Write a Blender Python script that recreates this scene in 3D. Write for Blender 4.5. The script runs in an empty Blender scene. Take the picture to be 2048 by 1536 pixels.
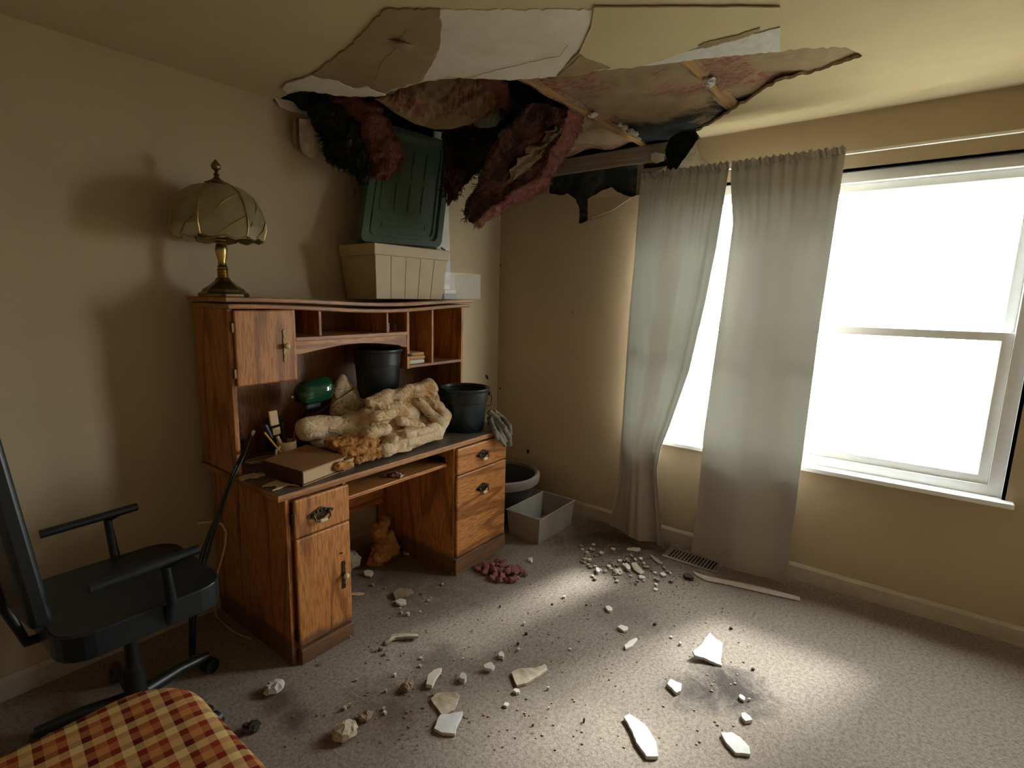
import bpy, bmesh, math, random
import numpy as np
from mathutils import Vector, Matrix
from mathutils.geometry import tessellate_polygon
from mathutils import noise as mnoise

sc = bpy.context.scene
COL = sc.collection
# ------------------------------------------------------------------ camera
FPX, YAW, PITCH, ROLL = 1066.46, math.radians(38.952), math.radians(9.744), math.radians(0.963)
CAM = Vector((-3.2738, -2.5194, 1.5308)); PPX, PPY = 969.28, 776.83
_f = Vector((math.cos(YAW)*math.cos(PITCH), math.sin(YAW)*math.cos(PITCH), -math.sin(PITCH)))
_r0 = Vector((math.sin(YAW), -math.cos(YAW), 0)); _u0 = _r0.cross(_f)
_r = _r0*math.cos(ROLL) + _u0*math.sin(ROLL); _u = -_r0*math.sin(ROLL) + _u0*math.cos(ROLL)
cd = bpy.data.cameras.new('camera'); cam = bpy.data.objects.new('camera', cd); COL.objects.link(cam)
cam.matrix_world = Matrix(((_r.x, _u.x, -_f.x, CAM.x), (_r.y, _u.y, -_f.y, CAM.y), (_r.z, _u.z, -_f.z, CAM.z), (0, 0, 0, 1)))
cd.sensor_width = 36.0; cd.lens = FPX*36.0/2048.0
cd.shift_x = (1024-PPX)/2048.0; cd.shift_y = (PPY-768)/2048.0
cd.clip_start = 0.05
sc.camera = cam

# ------------------------------------------------------------------ world, sun, exposure
SKY, SUN, EXPO = 10.5, 3.9, 1.5
w = bpy.data.worlds.new('world'); sc.world = w; w.use_nodes = True
bg = w.node_tree.nodes['Background']; bg.inputs[0].default_value = (0.97, 0.985, 1.0, 1); bg.inputs[1].default_value = SKY
sl = bpy.data.lights.new('sun', 'SUN'); sl.energy = SUN; sl.angle = math.radians(9); sl.color = (1.0, 0.985, 0.96)
so = bpy.data.objects.new('sun', sl); COL.objects.link(so)
so.rotation_euler = Vector((-1.0, 0.38, -1.0)).to_track_quat('-Z', 'Y').to_euler()
so.location = (4, -4, 6)
pl = bpy.data.lights.new('window_portal', 'AREA'); pl.shape = 'RECTANGLE'; pl.size = 1.95; pl.size_y = 1.5
pl.cycles.is_portal = True
po = bpy.data.objects.new('window_portal', pl); COL.objects.link(po)
po.location = (0.17, -2.0, 1.385); po.rotation_euler = Vector((-1, 0, 0)).to_track_quat('-Z', 'Y').to_euler()
sc.view_settings.view_transform = 'Standard'; sc.view_settings.look = 'None'
sc.view_settings.exposure = EXPO; sc.view_settings.gamma = 1.0; sc.view_settings.use_curve_mapping = False
sc.cycles.max_bounces = 8; sc.cycles.diffuse_bounces = 5; sc.cycles.transparent_max_bounces = 12
sc.cycles.sample_clamp_indirect = 6.0

# ------------------------------------------------------------------ helpers
def ray(u, v): return _f + _r*((u-PPX)/FPX) - _u*((v-PPY)/FPX)
def ax(u, v, X): d = ray(u, v); return CAM + d*((X-CAM.x)/d.x)
def ay(u, v, Y): d = ray(u, v); return CAM + d*((Y-CAM.y)/d.y)
def az(u, v, Z): d = ray(u, v); return CAM + d*((Z-CAM.z)/d.z)
R = random.Random(7)

def jag(pts, step, amp, seed=1, closed=True):
    r = random.Random(seed); out = []
    n = len(pts)
    for i in range(n if closed else n-1):
        a, b = pts[i], pts[(i+1) % n]
        L = math.hypot(b[0]-a[0], b[1]-a[1]); k = max(1, int(L/step))
        for j in range(k):
            t = j/k
            o = 0 if j == 0 else r.uniform(-amp, amp)
            nx, ny = -(b[1]-a[1])/(L+1e-9), (b[0]-a[0])/(L+1e-9)
            out.append((a[0]+(b[0]-a[0])*t+nx*o, a[1]+(b[1]-a[1])*t+ny*o))
    if not closed: out.append(tuple(pts[-1]))
    return out

class MB:
    def __init__(s): s.v = []; s.f = []
    def add(s, vs, fs):
        o = len(s.v); s.v += [Vector(p) for p in vs]; s.f += [tuple(i+o for i in f) for f in fs]; return s
    def box(s, x0, x1, y0, y1, z0, z1):
        x0, x1 = min(x0, x1), max(x0, x1); y0, y1 = min(y0, y1), max(y0, y1); z0, z1 = min(z0, z1), max(z0, z1)
        return s.add([(x0,y0,z0),(x1,y0,z0),(x1,y1,z0),(x0,y1,z0),(x0,y0,z1),(x1,y0,z1),(x1,y1,z1),(x0,y1,z1)],
                     [(0,3,2,1),(4,5,6,7),(0,1,5,4),(1,2,6,5),(2,3,7,6),(3,0,4,7)])
    def obox(s, c, ex, ey, ez):
        c = Vector(c); ex, ey, ez = Vector(ex), Vector(ey), Vector(ez)
        P = [c+ex*a+ey*b+ez*d for d in (-1,1) for b in (-1,1) for a in (-1,1)]
        return s.add(P, [(0,2,3,1),(4,5,7,6),(0,1,5,4),(1,3,7,5),(3,2,6,7),(2,0,4,6)])
    def slab(s, pts, vec, holes=()):
        """closed slab from a planar 3-D outline swept by vec"""
        vec = Vector(vec); loops = [[Vector(p) for p in pts]] + [[Vector(p) for p in h] for h in holes]
        tri = tessellate_polygon(loops); allp = [p for l in loops for p in l]; n = len(allp)
        fs = []
        for t in tri:
            nn = (allp[t[1]]-allp[t[0]]).cross(allp[t[2]]-allp[t[0]])
            t = tuple(t) if nn.dot(vec) < 0 else tuple(reversed(t))
            fs.append(t); fs.append(tuple(i+n for i in reversed(t)))
        k = 0
        for l in loops:
            m = len(l)
            for i in range(m): fs.append((k+i, k+(i+1) % m, k+(i+1) % m+n, k+i+n))
            k += m
        return s.add(allp+[p+vec for p in allp], fs)
    def tube(s, path, rad, n=10, caps=True, flat=None):
        P = [Vector(p) for p in path]; m = len(P)
        if not hasattr(rad, '__len__'): rad = [rad]*m
        vs = []; up = None
        for i in range(m):
            t = (P[min(i+1, m-1)]-P[max(i-1, 0)]).normalized()
            if up is None:
                up = Vector((0,0,1)) if abs(t.z) < .9 else Vector((1,0,0))
            a = t.cross(up).normalized(); b = a.cross(t).normalized(); up = b
            for j in range(n):
                th = 2*math.pi*j/n
                vs.append(P[i]+(a*math.cos(th)+b*math.sin(th)*(flat or 1))*rad[i])
        fs = [(i*n+j, i*n+(j+1) % n, (i+1)*n+(j+1) % n, (i+1)*n+j) for i in range(m-1) for j in range(n)]
        if caps: fs += [tuple(reversed(range(n))), tuple((m-1)*n+j for j in range(n))]
        return s.add(vs, fs)
    def capsule(s, a, b, ra, rb=None, n=14, bend=None):
        rb = rb if rb is not None else ra; a, b = Vector(a), Vector(b)
        d = (b-a).normalized() if (b-a).length > 1e-6 else Vector((1,0,0)); path = []; rr = []
        for k in range(5):
            th = math.pi/2*(1-k/5); path.append(a-d*ra*math.sin(th)); rr.append(max(ra*math.cos(th), .0015))
        for k in range(7):
            t = k/6; p = a.lerp(b, t)
            if bend: p = p+Vector(bend)*math.sin(math.pi*t)
            path.append(p); rr.append(ra+(rb-ra)*t)
        for k in range(1, 6):
            th = math.pi/2*k/5; path.append(b+d*rb*math.sin(th)); rr.append(max(rb*math.cos(th), .0015))
        return s.tube(path, rr, n)
    def lathe(s, prof, c, n=20, rot=0, ring=False):
        if ring: prof = list(prof)+[prof[0]]
        c = Vector(c); vs = []
        for (r_, z) in prof:
            for j in range(n):
                th = 2*math.pi*j/n+rot; vs.append(c+Vector((r_*math.cos(th), r_*math.sin(th), z)))
        m = len(prof)
        fs = [(i*n+j, i*n+(j+1) % n, (i+1)*n+(j+1) % n, (i+1)*n+j) for i in range(m-1) for j in range(n)]
        if ring: return s.add(vs, fs)
        if prof[0][0] > 1e-5: fs.append(tuple(reversed(range(n))))
        if prof[-1][0] > 1e-5: fs.append(tuple((m-1)*n+j for j in range(n)))
        return s.add(vs, fs)
    def ball(s, c, r_, n=12, sc_=(1,1,1)):
        c = Vector(c); m = 8; vs = [c+Vector((0,0,-r_*sc_[2]))]
        for i in range(1, m):
            ph = -math.pi/2+math.pi*i/m
            for j in range(n):
                th = 2*math.pi*j/n
                vs.append(c+Vector((r_*math.cos(ph)*math.cos(th)*sc_[0], r_*math.cos(ph)*math.sin(th)*sc_[1], r_*math.sin(ph)*sc_[2])))
        vs.append(c+Vector((0,0,r_*sc_[2]))); top = len(vs)-1; fs = []
        for j in range(n):
            fs.append((0, 1+(j+1) % n, 1+j)); fs.append((top, 1+(m-2)*n+j, 1+(m-2)*n+(j+1) % n))
        for i in range(m-2):
            for j in range(n): fs.append((1+i*n+j, 1+i*n+(j+1) % n, 1+(i+1)*n+(j+1) % n, 1+(i+1)*n+j))
        return s.add(vs, fs)
    def grid(s, rows, closeu=False):
        m, n = len(rows), len(rows[0]); vs = [p for r_ in rows for p in r_]
        fs = [(i*n+j, i*n+(j+1) % n, (i+1)*n+(j+1) % n, (i+1)*n+j) for i in range(m-1) for j in range(n if closeu else n-1)]
        return s.add(vs, fs)
    def thick(s, rows, off):
        """closed sheet: rows of points (front) and the same rows moved by off (vector or function)"""
        m, n = len(rows), len(rows[0]); A = [Vector(p) for r_ in rows for p in r_]
        B = [p+(Vector(off(p)) if callable(off) else Vector(off)) for p in A]; N = m*n; fs = []
        for i in range(m-1):
            for j in range(n-1):
                a, b, c, d = i*n+j, i*n+j+1, (i+1)*n+j+1, (i+1)*n+j
                fs.append((a, b, c, d)); fs.append((d+N, c+N, b+N, a+N))
        ring = [j for j in range(n)] + [i*n+n-1 for i in range(1, m)] + [(m-1)*n+j for j in range(n-2, -1, -1)] + [i*n for i in range(m-2, 0, -1)]
        for k in range(len(ring)):
            a, b = ring[k], ring[(k+1) % len(ring)]; fs.append((b, a, a+N, b+N))
        return s.add(A+B, fs)

def mesh_obj(name, mb, mat, origin, smooth=None, bevel=0):
    me = bpy.data.meshes.new(name); o = Vector(origin)
    me.from_pydata([tuple(p-o) for p in mb.v], [], mb.f); me.validate()
    bm = bmesh.new(); bm.from_mesh(me); bmesh.ops.recalc_face_normals(bm, faces=bm.faces); bm.to_mesh(me); bm.free()
    ob = bpy.data.objects.new(name, me); COL.objects.link(ob)
    if mat: me.materials.append(M[mat] if isinstance(mat, str) else mat)
    if smooth is not None:
        for p in me.polygons: p.use_smooth = True
        me.set_sharp_from_angle(angle=math.radians(smooth))
    if bevel:
        b = ob.modifiers.new('bevel', 'BEVEL'); b.width = bevel; b.segments = 2; b.limit_method = 'ANGLE'; b.angle_limit = math.radians(40)
    return ob
ROOTLOC = {}
def thing(name, label, cat, loc, group=None):
    o = bpy.data.objects.new(name, None); COL.objects.link(o); o.location = loc; o.empty_display_size = .05
    ROOTLOC[o.name] = Vector(loc); return tag(o, label, cat, group)
def tag(o, label, cat, group=None):
    o['label'] = label; o['category'] = cat
    if group: o['group'] = group
    return o
def part(name, mb, mat, parent, smooth=None, bevel=0, label=None):
    org = ROOTLOC[parent.name]; ob = mesh_obj(name, mb, mat, org, smooth, bevel); ob.parent = parent; ROOTLOC[ob.name] = org
    if label: ob['label'] = label
    return ob
def solo(name, mb, mat, label, cat, group=None, smooth=None, bevel=0):
    xs = [p.x for p in mb.v]; ys = [p.y for p in mb.v]; zs = [p.z for p in mb.v]
    org = Vector(((min(xs)+max(xs))/2, (min(ys)+max(ys))/2, min(zs)))
    ob = mesh_obj(name, mb, mat, org, smooth, bevel); ob.location = org; ROOTLOC[ob.name] = org
    return tag(ob, label, cat, group)
def struct(name, mb, mat, parent=None, smooth=None, bevel=0, label=None):
    if parent: return part(name, mb, mat, parent, smooth, bevel, label)
    ob = mesh_obj(name, mb, mat, (0,0,0), smooth, bevel); ob['kind'] = 'structure'; ROOTLOC[ob.name] = Vector((0,0,0))
    if label: ob['label'] = label
    return ob
def texture(name, size, kind='CLOUDS', depth=2):
    t = bpy.data.textures.new(name, kind); t.noise_scale = size
    if kind == 'CLOUDS': t.noise_depth = depth
    return t
def soften(ob, voxel, smooth_it=4, disp=()):
    """merge overlapping closed rolls into one cloth or fibre surface"""
    m = ob.modifiers.new('merge', 'REMESH'); m.mode = 'VOXEL'; m.voxel_size = voxel; m.use_smooth_shade = True
    if smooth_it:
        m = ob.modifiers.new('relax', 'SMOOTH'); m.factor = .5; m.iterations = smooth_it
    for i, (sz, st) in enumerate(disp):
        d = ob.modifiers.new('wrinkle', 'DISPLACE'); d.texture = texture(ob.name+'_wrinkle', sz); d.strength = st; d.mid_level = .5; d.texture_coords = 'LOCAL'
    return ob

def floor_at(mb, z):
    for p in mb.v: p.z = max(p.z, z)
    return mb

# ------------------------------------------------------------------ materials
M = {}
class NT:
    def __init__(s, name):
        s.m = bpy.data.materials.new(name); s.m.use_nodes = True; s.t = s.m.node_tree; s.b = s.t.nodes['Principled BSDF']; s.out = s.t.nodes['Material Output']
        M[name] = s.m; s._co = None
    def n(s, typ, **kw):
        x = s.t.nodes.new(typ)
        for k, v in kw.items():
            if k.startswith('i_'): x.inputs[k[2:].replace('_', ' ')].default_value = v
            else: setattr(x, k, v)
        return x
    def l(s, a, b): s.t.links.new(a, b)
    def co(s, scale=(1,1,1), kind='Object', rot=(0,0,0), loc=(0,0,0)):
        if s._co is None: s._co = s.n('ShaderNodeTexCoord')
        mp = s.n('ShaderNodeMapping'); mp.inputs['Scale'].default_value = scale; mp.inputs['Rotation'].default_value = rot; mp.inputs['Location'].default_value = loc
        s.l(s._co.outputs[kind], mp.inputs[0]); return mp.outputs[0]
    def noise(s, scale, detail=4, rough=.55, vec=None, dist=0):
        x = s.n('ShaderNodeTexNoise'); x.inputs['Scale'].default_value = scale; x.inputs['Detail'].default_value = detail; x.inputs['Roughness'].default_value = rough; x.inputs['Distortion'].default_value = dist
        if vec is not None: s.l(vec, x.inputs['Vector'])
        return x.outputs['Fac']
    def ramp(s, fac, stops, interp='LINEAR'):
        x = s.n('ShaderNodeValToRGB'); x.color_ramp.interpolation = interp; e = x.color_ramp.elements
        while len(e) < len(stops): e.new(.5)
        for k, (p, c) in enumerate(stops):
            e[k].position = p; e[k].color = (c[0], c[1], c[2], 1) if hasattr(c, '__len__') else (c, c, c, 1)
        s.l(fac, x.inputs[0]); return x.outputs[0]
    def mix(s, fac, a, b, typ='MIX'):
        x = s.n('ShaderNodeMix', data_type='RGBA', blend_type=typ)
        if hasattr(fac, 'links') or hasattr(fac, 'is_linked'): s.l(fac, x.inputs['Factor'])
        else: x.inputs['Factor'].default_value = fac
        for k, c in (('A', a), ('B', b)):
            i = [q for q in x.inputs if q.name == k and q.type == 'RGBA'][0]
            if hasattr(c, 'is_linked'): s.l(c, i)
            else: i.default_value = (c[0], c[1], c[2], 1)
        return [q for q in x.outputs if q.type == 'RGBA'][0]
    def bump(s, h, strength=.3, dist=.01):
        x = s.n('ShaderNodeBump'); x.inputs['Strength'].default_value = strength; x.inputs['Distance'].default_value = dist
        s.l(h, x.inputs['Height']); s.l(x.outputs[0], s.b.inputs['Normal']); return x
    def col(s, c):
        if hasattr(c, 'is_linked'): s.l(c, s.b.inputs['Base Color'])
        else: s.b.inputs['Base Color'].default_value = (c[0], c[1], c[2], 1)
        return s
    def rough(s, r_, metal=0, spec=.5): s.b.inputs['Roughness'].default_value = r_; s.b.inputs['Metallic'].default_value = metal; s.b.inputs['Specular IOR Level'].default_value = spec; return s

def simple(name, c, rough=.6, metal=0, var=.12, scale=30, bump=0, spec=.5):
    t = NT(name); n = t.noise(scale, 4, .6, t.co())
    t.col(t.ramp(n, [(.3, [x*(1-var) for x in c]), (.7, [min(1, x*(1+var)) for x in c])])).rough(rough, metal, spec)
    if bump: t.bump(n, bump, .01)
    return t
def oak(name, direction, base=(.50, .195, .052), dark=(.15, .045, .010), light=(.62, .27, .085), rough=.42, wet=False):
    t = NT(name)
    sc1 = {'z': (1, 1, .09), 'x': (.09, 1, 1), 'y': (1, .09, 1)}[direction]
    v1 = t.co(sc1); v2 = t.co({'z': (1, 1, .13), 'x': (.13, 1, 1), 'y': (1, .13, 1)}[direction])
    big = t.noise(4.2, 2, .5, v2, .12)                 # cathedral figure: contour lines of a slow field
    mul = t.n('ShaderNodeMath', operation='MULTIPLY'); t.l(big, mul.inputs[0]); mul.inputs[1].default_value = 42
    sn = t.n('ShaderNodeMath', operation='SINE'); t.l(mul.outputs[0], sn.inputs[0])
    figure = t.ramp(sn.outputs[0], [(.25, 0.0), (.6, .25), (.95, 1.0)])
    fine = t.noise(150, 3, .6, v1); pores = t.ramp(fine, [(.46, 0.0), (.60, 1.0)])
    tone = t.noise(2.0, 3, .5, v2)
    c = t.mix(tone, base, light); c = t.mix(.62, c, t.mix(figure, c, dark)); c = t.mix(.55, c, t.mix(pores, c, dark))
    if wet:
        sx = t.n('ShaderNodeSeparateXYZ'); t.l(t.co(), sx.inputs[0]); nn = t.noise(7, 4, .6, t.co(), .4)
        ad = t.n('ShaderNodeMath', operation='MULTIPLY_ADD'); t.l(nn, ad.inputs[0]); ad.inputs[1].default_value = -.10; t.l(sx.outputs[2], ad.inputs[2])
        c = t.mix(t.ramp(ad.outputs[0], [(.045, .75), (.075, 0.0)]), c, (.085, .055, .038))
    t.col(c).rough(rough); t.bump(fine, .08, .002); return t
oak('oak_upright', 'z'); oak('oak_flat', 'x'); oak('oak_edge', 'x', (.42, .19, .072), (.20, .08, .03), (.52, .25, .105))
oak('oak_deep', 'y'); oak('oak_wet_upright', 'z', wet=True); oak('oak_wet_flat', 'x', wet=True)
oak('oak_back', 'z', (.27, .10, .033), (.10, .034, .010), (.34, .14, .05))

t = NT('desktop_laminate'); n1 = t.noise(5, 4, .6, t.co((.35, 1, 1))); n2 = t.noise(90, 3, .6, t.co((.08, 1, 1)))
c = t.ramp(n1, [(.35, (.075, .058, .045)), (.7, (.16, .13, .105))]); t.col(t.mix(.3, c, t.ramp(n2, [(.4, (.05, .035, .025)), (.7, (.2, .15, .11))]))).rough(.38)

t = NT('wall_paint'); n1 = t.noise(1.6, 3, .55, t.co()); n2 = t.noise(420, 2, .6, t.co())
t.col(t.ramp(n1, [(.3, (.43, .34, .225)), (.7, (.47, .375, .25))])).rough(.75, spec=.25); t.bump(n2, .06, .002)
t = NT('ceiling_paint'); n1 = t.noise(2.5, 4, .6, t.co()); n2 = t.noise(260, 2, .6, t.co())
t.col(t.ramp(n1, [(.3, (.48, .39, .24)), (.7, (.54, .445, .285))])).rough(.8, spec=.2); t.bump(n2, .1, .003)
t = NT('water_stained_paint'); n1 = t.noise(3.2, 5, .6, t.co(), .6); n2 = t.noise(40, 4, .6, t.co())
t.col(t.ramp(n1, [(.3, (.24, .165, .085)), (.55, (.30, .215, .12)), (.75, (.36, .265, .16))])).rough(.8, spec=.2); t.bump(n2, .15, .01)
t = NT('gypsum'); n1 = t.noise(6, 5, .65, t.co()); n2 = t.noise(60, 4, .65, t.co())
t.col(t.ramp(n1, [(.3, (.56, .51, .43)), (.6, (.66, .61, .53)), (.8, (.70, .66, .59))])).rough(.9, spec=.2); t.bump(n2, .25, .006)
t = NT('fresh_gypsum'); n1 = t.noise(25, 5, .65, t.co()); n2 = t.noise(140, 4, .65, t.co())
t.col(t.ramp(n1, [(.25, (.46, .44, .41)), (.6, (.57, .56, .54)), (.85, (.62, .61, .60))])).rough(.9, spec=.2); t.bump(n2, .3, .004)
t = NT('torn_board'); n1 = t.noise(9, 5, .65, t.co(), .5); n2 = t.noise(60, 4, .65, t.co())
t.col(t.ramp(n1, [(.35, (.30, .23, .15)), (.5, (.46, .39, .29)), (.65, (.58, .53, .44))])).rough(.9, spec=.2); t.bump(n2, .4, .008)
t = NT('mouldy_board'); n1 = t.noise(7, 6, .7, t.co(), .6); n2 = t.noise(80, 4, .65, t.co())
t.col(t.ramp(n1, [(.40, (.018, .024, .024)), (.58, (.05, .058, .055)), (.75, (.22, .20, .17))])).rough(.95, spec=.1); t.bump(n2, .4, .008)
t = NT('mould_black'); n1 = t.noise(14, 6, .7, t.co(), .4)
t.col(t.ramp(n1, [(.35, (.006, .008, .009)), (.58, (.022, .026, .026)), (.68, (.09, .05, .03)), (.8, (.16, .10, .06))])).rough(.95, spec=.1); t.bump(n1, .5, .01)
t = NT('carpet'); v = t.co(); n1 = t.noise(1.1, 4, .6, v, .3); n2 = t.noise(330, 3, .7, v); n3 = t.noise(70, 4, .75, v); n4 = t.noise(9, 6, .7, t.co(loc=(3.1, 1.7, 0)), .6)
c = t.ramp(n1, [(.3, (.52, .42, .33)), (.7, (.64, .54, .45))]); c = t.mix(.45, c, t.ramp(n2, [(.3, (.30, .24, .19)), (.7, (.78, .68, .58))])); c = t.mix(.7, c, t.mix(t.ramp(n3, [(.36, 1.0), (.58, 0.0)]), c, (.26, .205, .16)))
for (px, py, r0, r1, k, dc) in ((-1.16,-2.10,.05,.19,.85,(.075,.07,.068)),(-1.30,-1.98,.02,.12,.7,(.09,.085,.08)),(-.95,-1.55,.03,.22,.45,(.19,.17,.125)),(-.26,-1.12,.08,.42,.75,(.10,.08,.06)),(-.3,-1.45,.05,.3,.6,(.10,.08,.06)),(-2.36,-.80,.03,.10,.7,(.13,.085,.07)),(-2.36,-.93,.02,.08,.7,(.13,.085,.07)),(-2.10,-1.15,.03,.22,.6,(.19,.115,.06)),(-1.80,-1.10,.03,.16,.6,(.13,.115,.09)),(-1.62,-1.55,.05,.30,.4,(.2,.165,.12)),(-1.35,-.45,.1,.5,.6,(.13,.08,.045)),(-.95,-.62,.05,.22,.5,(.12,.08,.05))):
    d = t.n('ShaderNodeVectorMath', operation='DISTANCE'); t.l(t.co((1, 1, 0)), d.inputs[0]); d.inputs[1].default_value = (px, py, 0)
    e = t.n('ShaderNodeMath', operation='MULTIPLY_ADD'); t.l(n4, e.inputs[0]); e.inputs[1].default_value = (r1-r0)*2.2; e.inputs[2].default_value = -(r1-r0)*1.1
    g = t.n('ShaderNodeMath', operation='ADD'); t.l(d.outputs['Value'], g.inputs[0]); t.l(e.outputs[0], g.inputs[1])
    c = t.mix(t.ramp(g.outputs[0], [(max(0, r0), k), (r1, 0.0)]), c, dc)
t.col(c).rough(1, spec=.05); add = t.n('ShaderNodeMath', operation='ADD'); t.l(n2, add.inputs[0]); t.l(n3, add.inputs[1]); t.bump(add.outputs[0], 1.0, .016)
t = NT('trim_paint'); n1 = t.noise(8, 3, .6, t.co()); t.col(t.ramp(n1, [(.3, (.40, .34, .27)), (.7, (.50, .44, .36))])).rough(.5)
simple('white_vinyl', (.80, .81, .80), .35, 0, .03)
t = NT('window_glass'); gl = t.n('ShaderNodeBsdfGlossy'); gl.inputs['Roughness'].default_value = .02; tr = t.n('ShaderNodeBsdfTransparent'); mx = t.n('ShaderNodeMixShader'); mx.inputs[0].default_value = .06
tr.inputs[0].default_value = (.95, .98, .97, 1); t.l(tr.outputs[0], mx.inputs[1]); t.l(gl.outputs[0], mx.inputs[2]); t.l(mx.outputs[0], t.out.inputs[0])
t = NT('curtain_fabric'); v = t.co((1, 1, .15)); n1 = t.noise(420, 2, .6, v); n0 = t.noise(1.3, 3, .5, t.co()); cc = t.ramp(n0, [(.3, (.47, .425, .38)), (.7, (.53, .485, .435))])
df = t.n('ShaderNodeBsdfDiffuse'); tl = t.n('ShaderNodeBsdfTranslucent'); t.l(cc, df.inputs[0]); tl.inputs[0].default_value = (.42, .425, .385, 1)
mx = t.n('ShaderNodeMixShader'); mx.inputs[0].default_value = .29; t.l(df.outputs[0], mx.inputs[1]); t.l(tl.outputs[0], mx.inputs[2]); t.l(mx.outputs[0], t.out.inputs[0])
t = NT('pink_fibre'); n1 = t.noise(28, 6, .75, t.co(), .8); n2 = t.noise(160, 4, .7, t.co((1, 1, .4)))
c = t.ramp(n1, [(.3, (.26, .085, .075)), (.55, (.52, .21, .185)), (.8, (.66, .34, .30))]); t.col(t.mix(.35, c, t.ramp(n2, [(.35, (.12, .04, .035)), (.7, (.62, .34, .30))]))).rough(1, spec=.03); t.bump(n2, 1, .02)
t = NT('mouldy_fibre'); n1 = t.noise(9, 6, .72, t.co(), .8); n2 = t.noise(120, 4, .7, t.co())
c = t.ramp(n1, [(.34, (.012, .010, .010)), (.47, (.055, .026, .022)), (.60, (.16, .065, .052)), (.76, (.28, .115, .095))]); t.col(t.mix(.25, c, t.ramp(n2, [(.4, (.006, .006, .006)), (.7, (.2, .1, .08))]))).rough(1, spec=.03); t.bump(n2, 1, .02)
t = NT('ragged_fibre'); n1 = t.noise(15, 6, .72, t.co(), .8); n2 = t.noise(120, 4, .7, t.co())
c = t.ramp(n1, [(.36, (.03, .024, .02)), (.52, (.13, .08, .06)), (.7, (.27, .19, .14))]); t.col(c).rough(1, spec=.03); t.bump(n2, 1, .02)
def kraft(name, ang, mouldx=None, zone_lo=.50, zs=2.2, zl=(.35, .2, 0)):
    t = NT(name); n1 = t.noise(5, 5, .6, t.co(), .5); n2 = t.noise(22, 4, .6, t.co())
    c = t.ramp(n1, [(.3, (.20, .135, .075)), (.7, (.33, .235, .14))])
    v = t.co((1, 1, 1), rot=(0, 0, ang))
    br = t.n('ShaderNodeTexBrick'); t.l(v, br.inputs['Vector']); br.inputs['Scale'].default_value = 22; br.inputs['Mortar Size'].default_value = .018; br.inputs['Brick Width'].default_value = .34; br.inputs['Row Height'].default_value = .55
    br.inputs['Color1'].default_value = (1,1,1,1); br.inputs['Color2'].default_value = (0,0,0,1); br.inputs['Mortar'].default_value = (0,0,0,1)
    zone = t.ramp(t.noise(zs, 2, .5, t.co(loc=zl)), [(zone_lo, 0.0), (zone_lo+.06, 1.0)])
    pr = t.n('ShaderNodeMath', operation='MULTIPLY'); t.l(br.outputs['Color'], pr.inputs[0]); t.l(zone, pr.inputs[1])
    c = t.mix(pr.outputs[0], c, (.20, .05, .045))
    if mouldx is not None:
        sx = t.n('ShaderNodeSeparateXYZ'); t.l(t.co(), sx.inputs[0]); ad = t.n('ShaderNodeMath', operation='MULTIPLY_ADD'); t.l(n1, ad.inputs[0]); ad.inputs[1].default_value = .9; t.l(sx.outputs[0], ad.inputs[2])
        mk = t.ramp(ad.outputs[0], [(max(0, mouldx), 0.0), (min(1, mouldx+.13), 1.0)]); c = t.mix(mk, c, (.014, .018, .020))
    t.col(c).rough(.75, spec=.25); t.bump(n2, .5, .012); return t
kraft('kraft_paper', .1); simple('soaked_kraft', (.15, .095, .05), .8, 0, .25, 14, .5); kraft('kraft_paper_printed', .6, None, .47, 5); kraft('kraft_paper_mouldy', .15, .03)
t = NT('lumber'); n1 = t.noise(60, 4, .6, t.co((.06, 1, 1))); t.col(t.ramp(n1, [(.35, (.27, .15, .065)), (.7, (.46, .28, .13))])).rough(.8, spec=.2)
t = NT('grey_lumber'); n1 = t.noise(50, 5, .6, t.co((1, .06, 1))); n3 = t.noise(4, 4, .6, t.co()); t.col(t.mix(t.ramp(n3, [(.58, 0.0), (.75, .8)]), t.ramp(n1, [(.35, (.20, .16, .115)), (.7, (.33, .27, .20))]), (.035, .04, .04))).rough(.85, spec=.2)
t = NT('rust_fibre'); n1 = t.noise(24, 6, .75, t.co(), .8); n2 = t.noise(160, 4, .7, t.co((1, 1, .4)))
c = t.ramp(n1, [(.3, (.10, .03, .018)), (.55, (.25, .085, .055)), (.8, (.36, .14, .10))]); t.col(t.mix(.3, c, t.ramp(n2, [(.35, (.05, .015, .012)), (.7, (.42, .2, .15))]))).rough(1, spec=.03); t.bump(n2, 1, .02)
simple('attic_dark', (.012, .012, .012), .95, 0, .3, 6, spec=.1)  # near-black colour stands in for the darkness above the ceiling hole
simple('brass', (.46, .33, .13), .32, 1, .25, 20)
simple('dull_brass', (.20, .14, .065), .42, 1, .35, 40)
simple('aged_brass', (.10, .075, .045), .38, 1, .4, 60)
simple('cream_ceramic', (.66, .53, .33), .25, 0, .06)
simple('black_metal', (.012, .012, .012), .4, 0, .2)
simple('hinge_metal', (.035, .025, .02), .4, 1, .2)
t = NT('frosted_glass'); n1 = t.noise(10, 4, .6, t.co()); t.col(t.ramp(n1, [(.3, (.27, .225, .105)), (.7, (.36, .32, .18))])).rough(.3); t.b.inputs['Transmission Weight'].default_value = .25
t = NT('green_glass'); t.col((.004, .06, .028)).rough(.08); t.b.inputs['Coat Weight'].default_value = .6
simple('black_plastic', (.010, .015, .018), .38, 0, .15, 50)
simple('green_black_plastic', (.008, .018, .022), .36, 0, .15, 50)
t = NT('green_tote_plastic'); n1 = t.noise(3, 3, .5, t.co()); t.col(t.ramp(n1, [(.3, (.075, .115, .08)), (.7, (.115, .16, .112))])).rough(.3); t.b.inputs['Transmission Weight'].default_value = .15
simple('tan_plastic', (.47, .36, .21), .45, 0, .06, 12)
t = NT('clear_plastic'); t.col((.80, .78, .74)).rough(.25); t.b.inputs['Alpha'].default_value = .17
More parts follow.
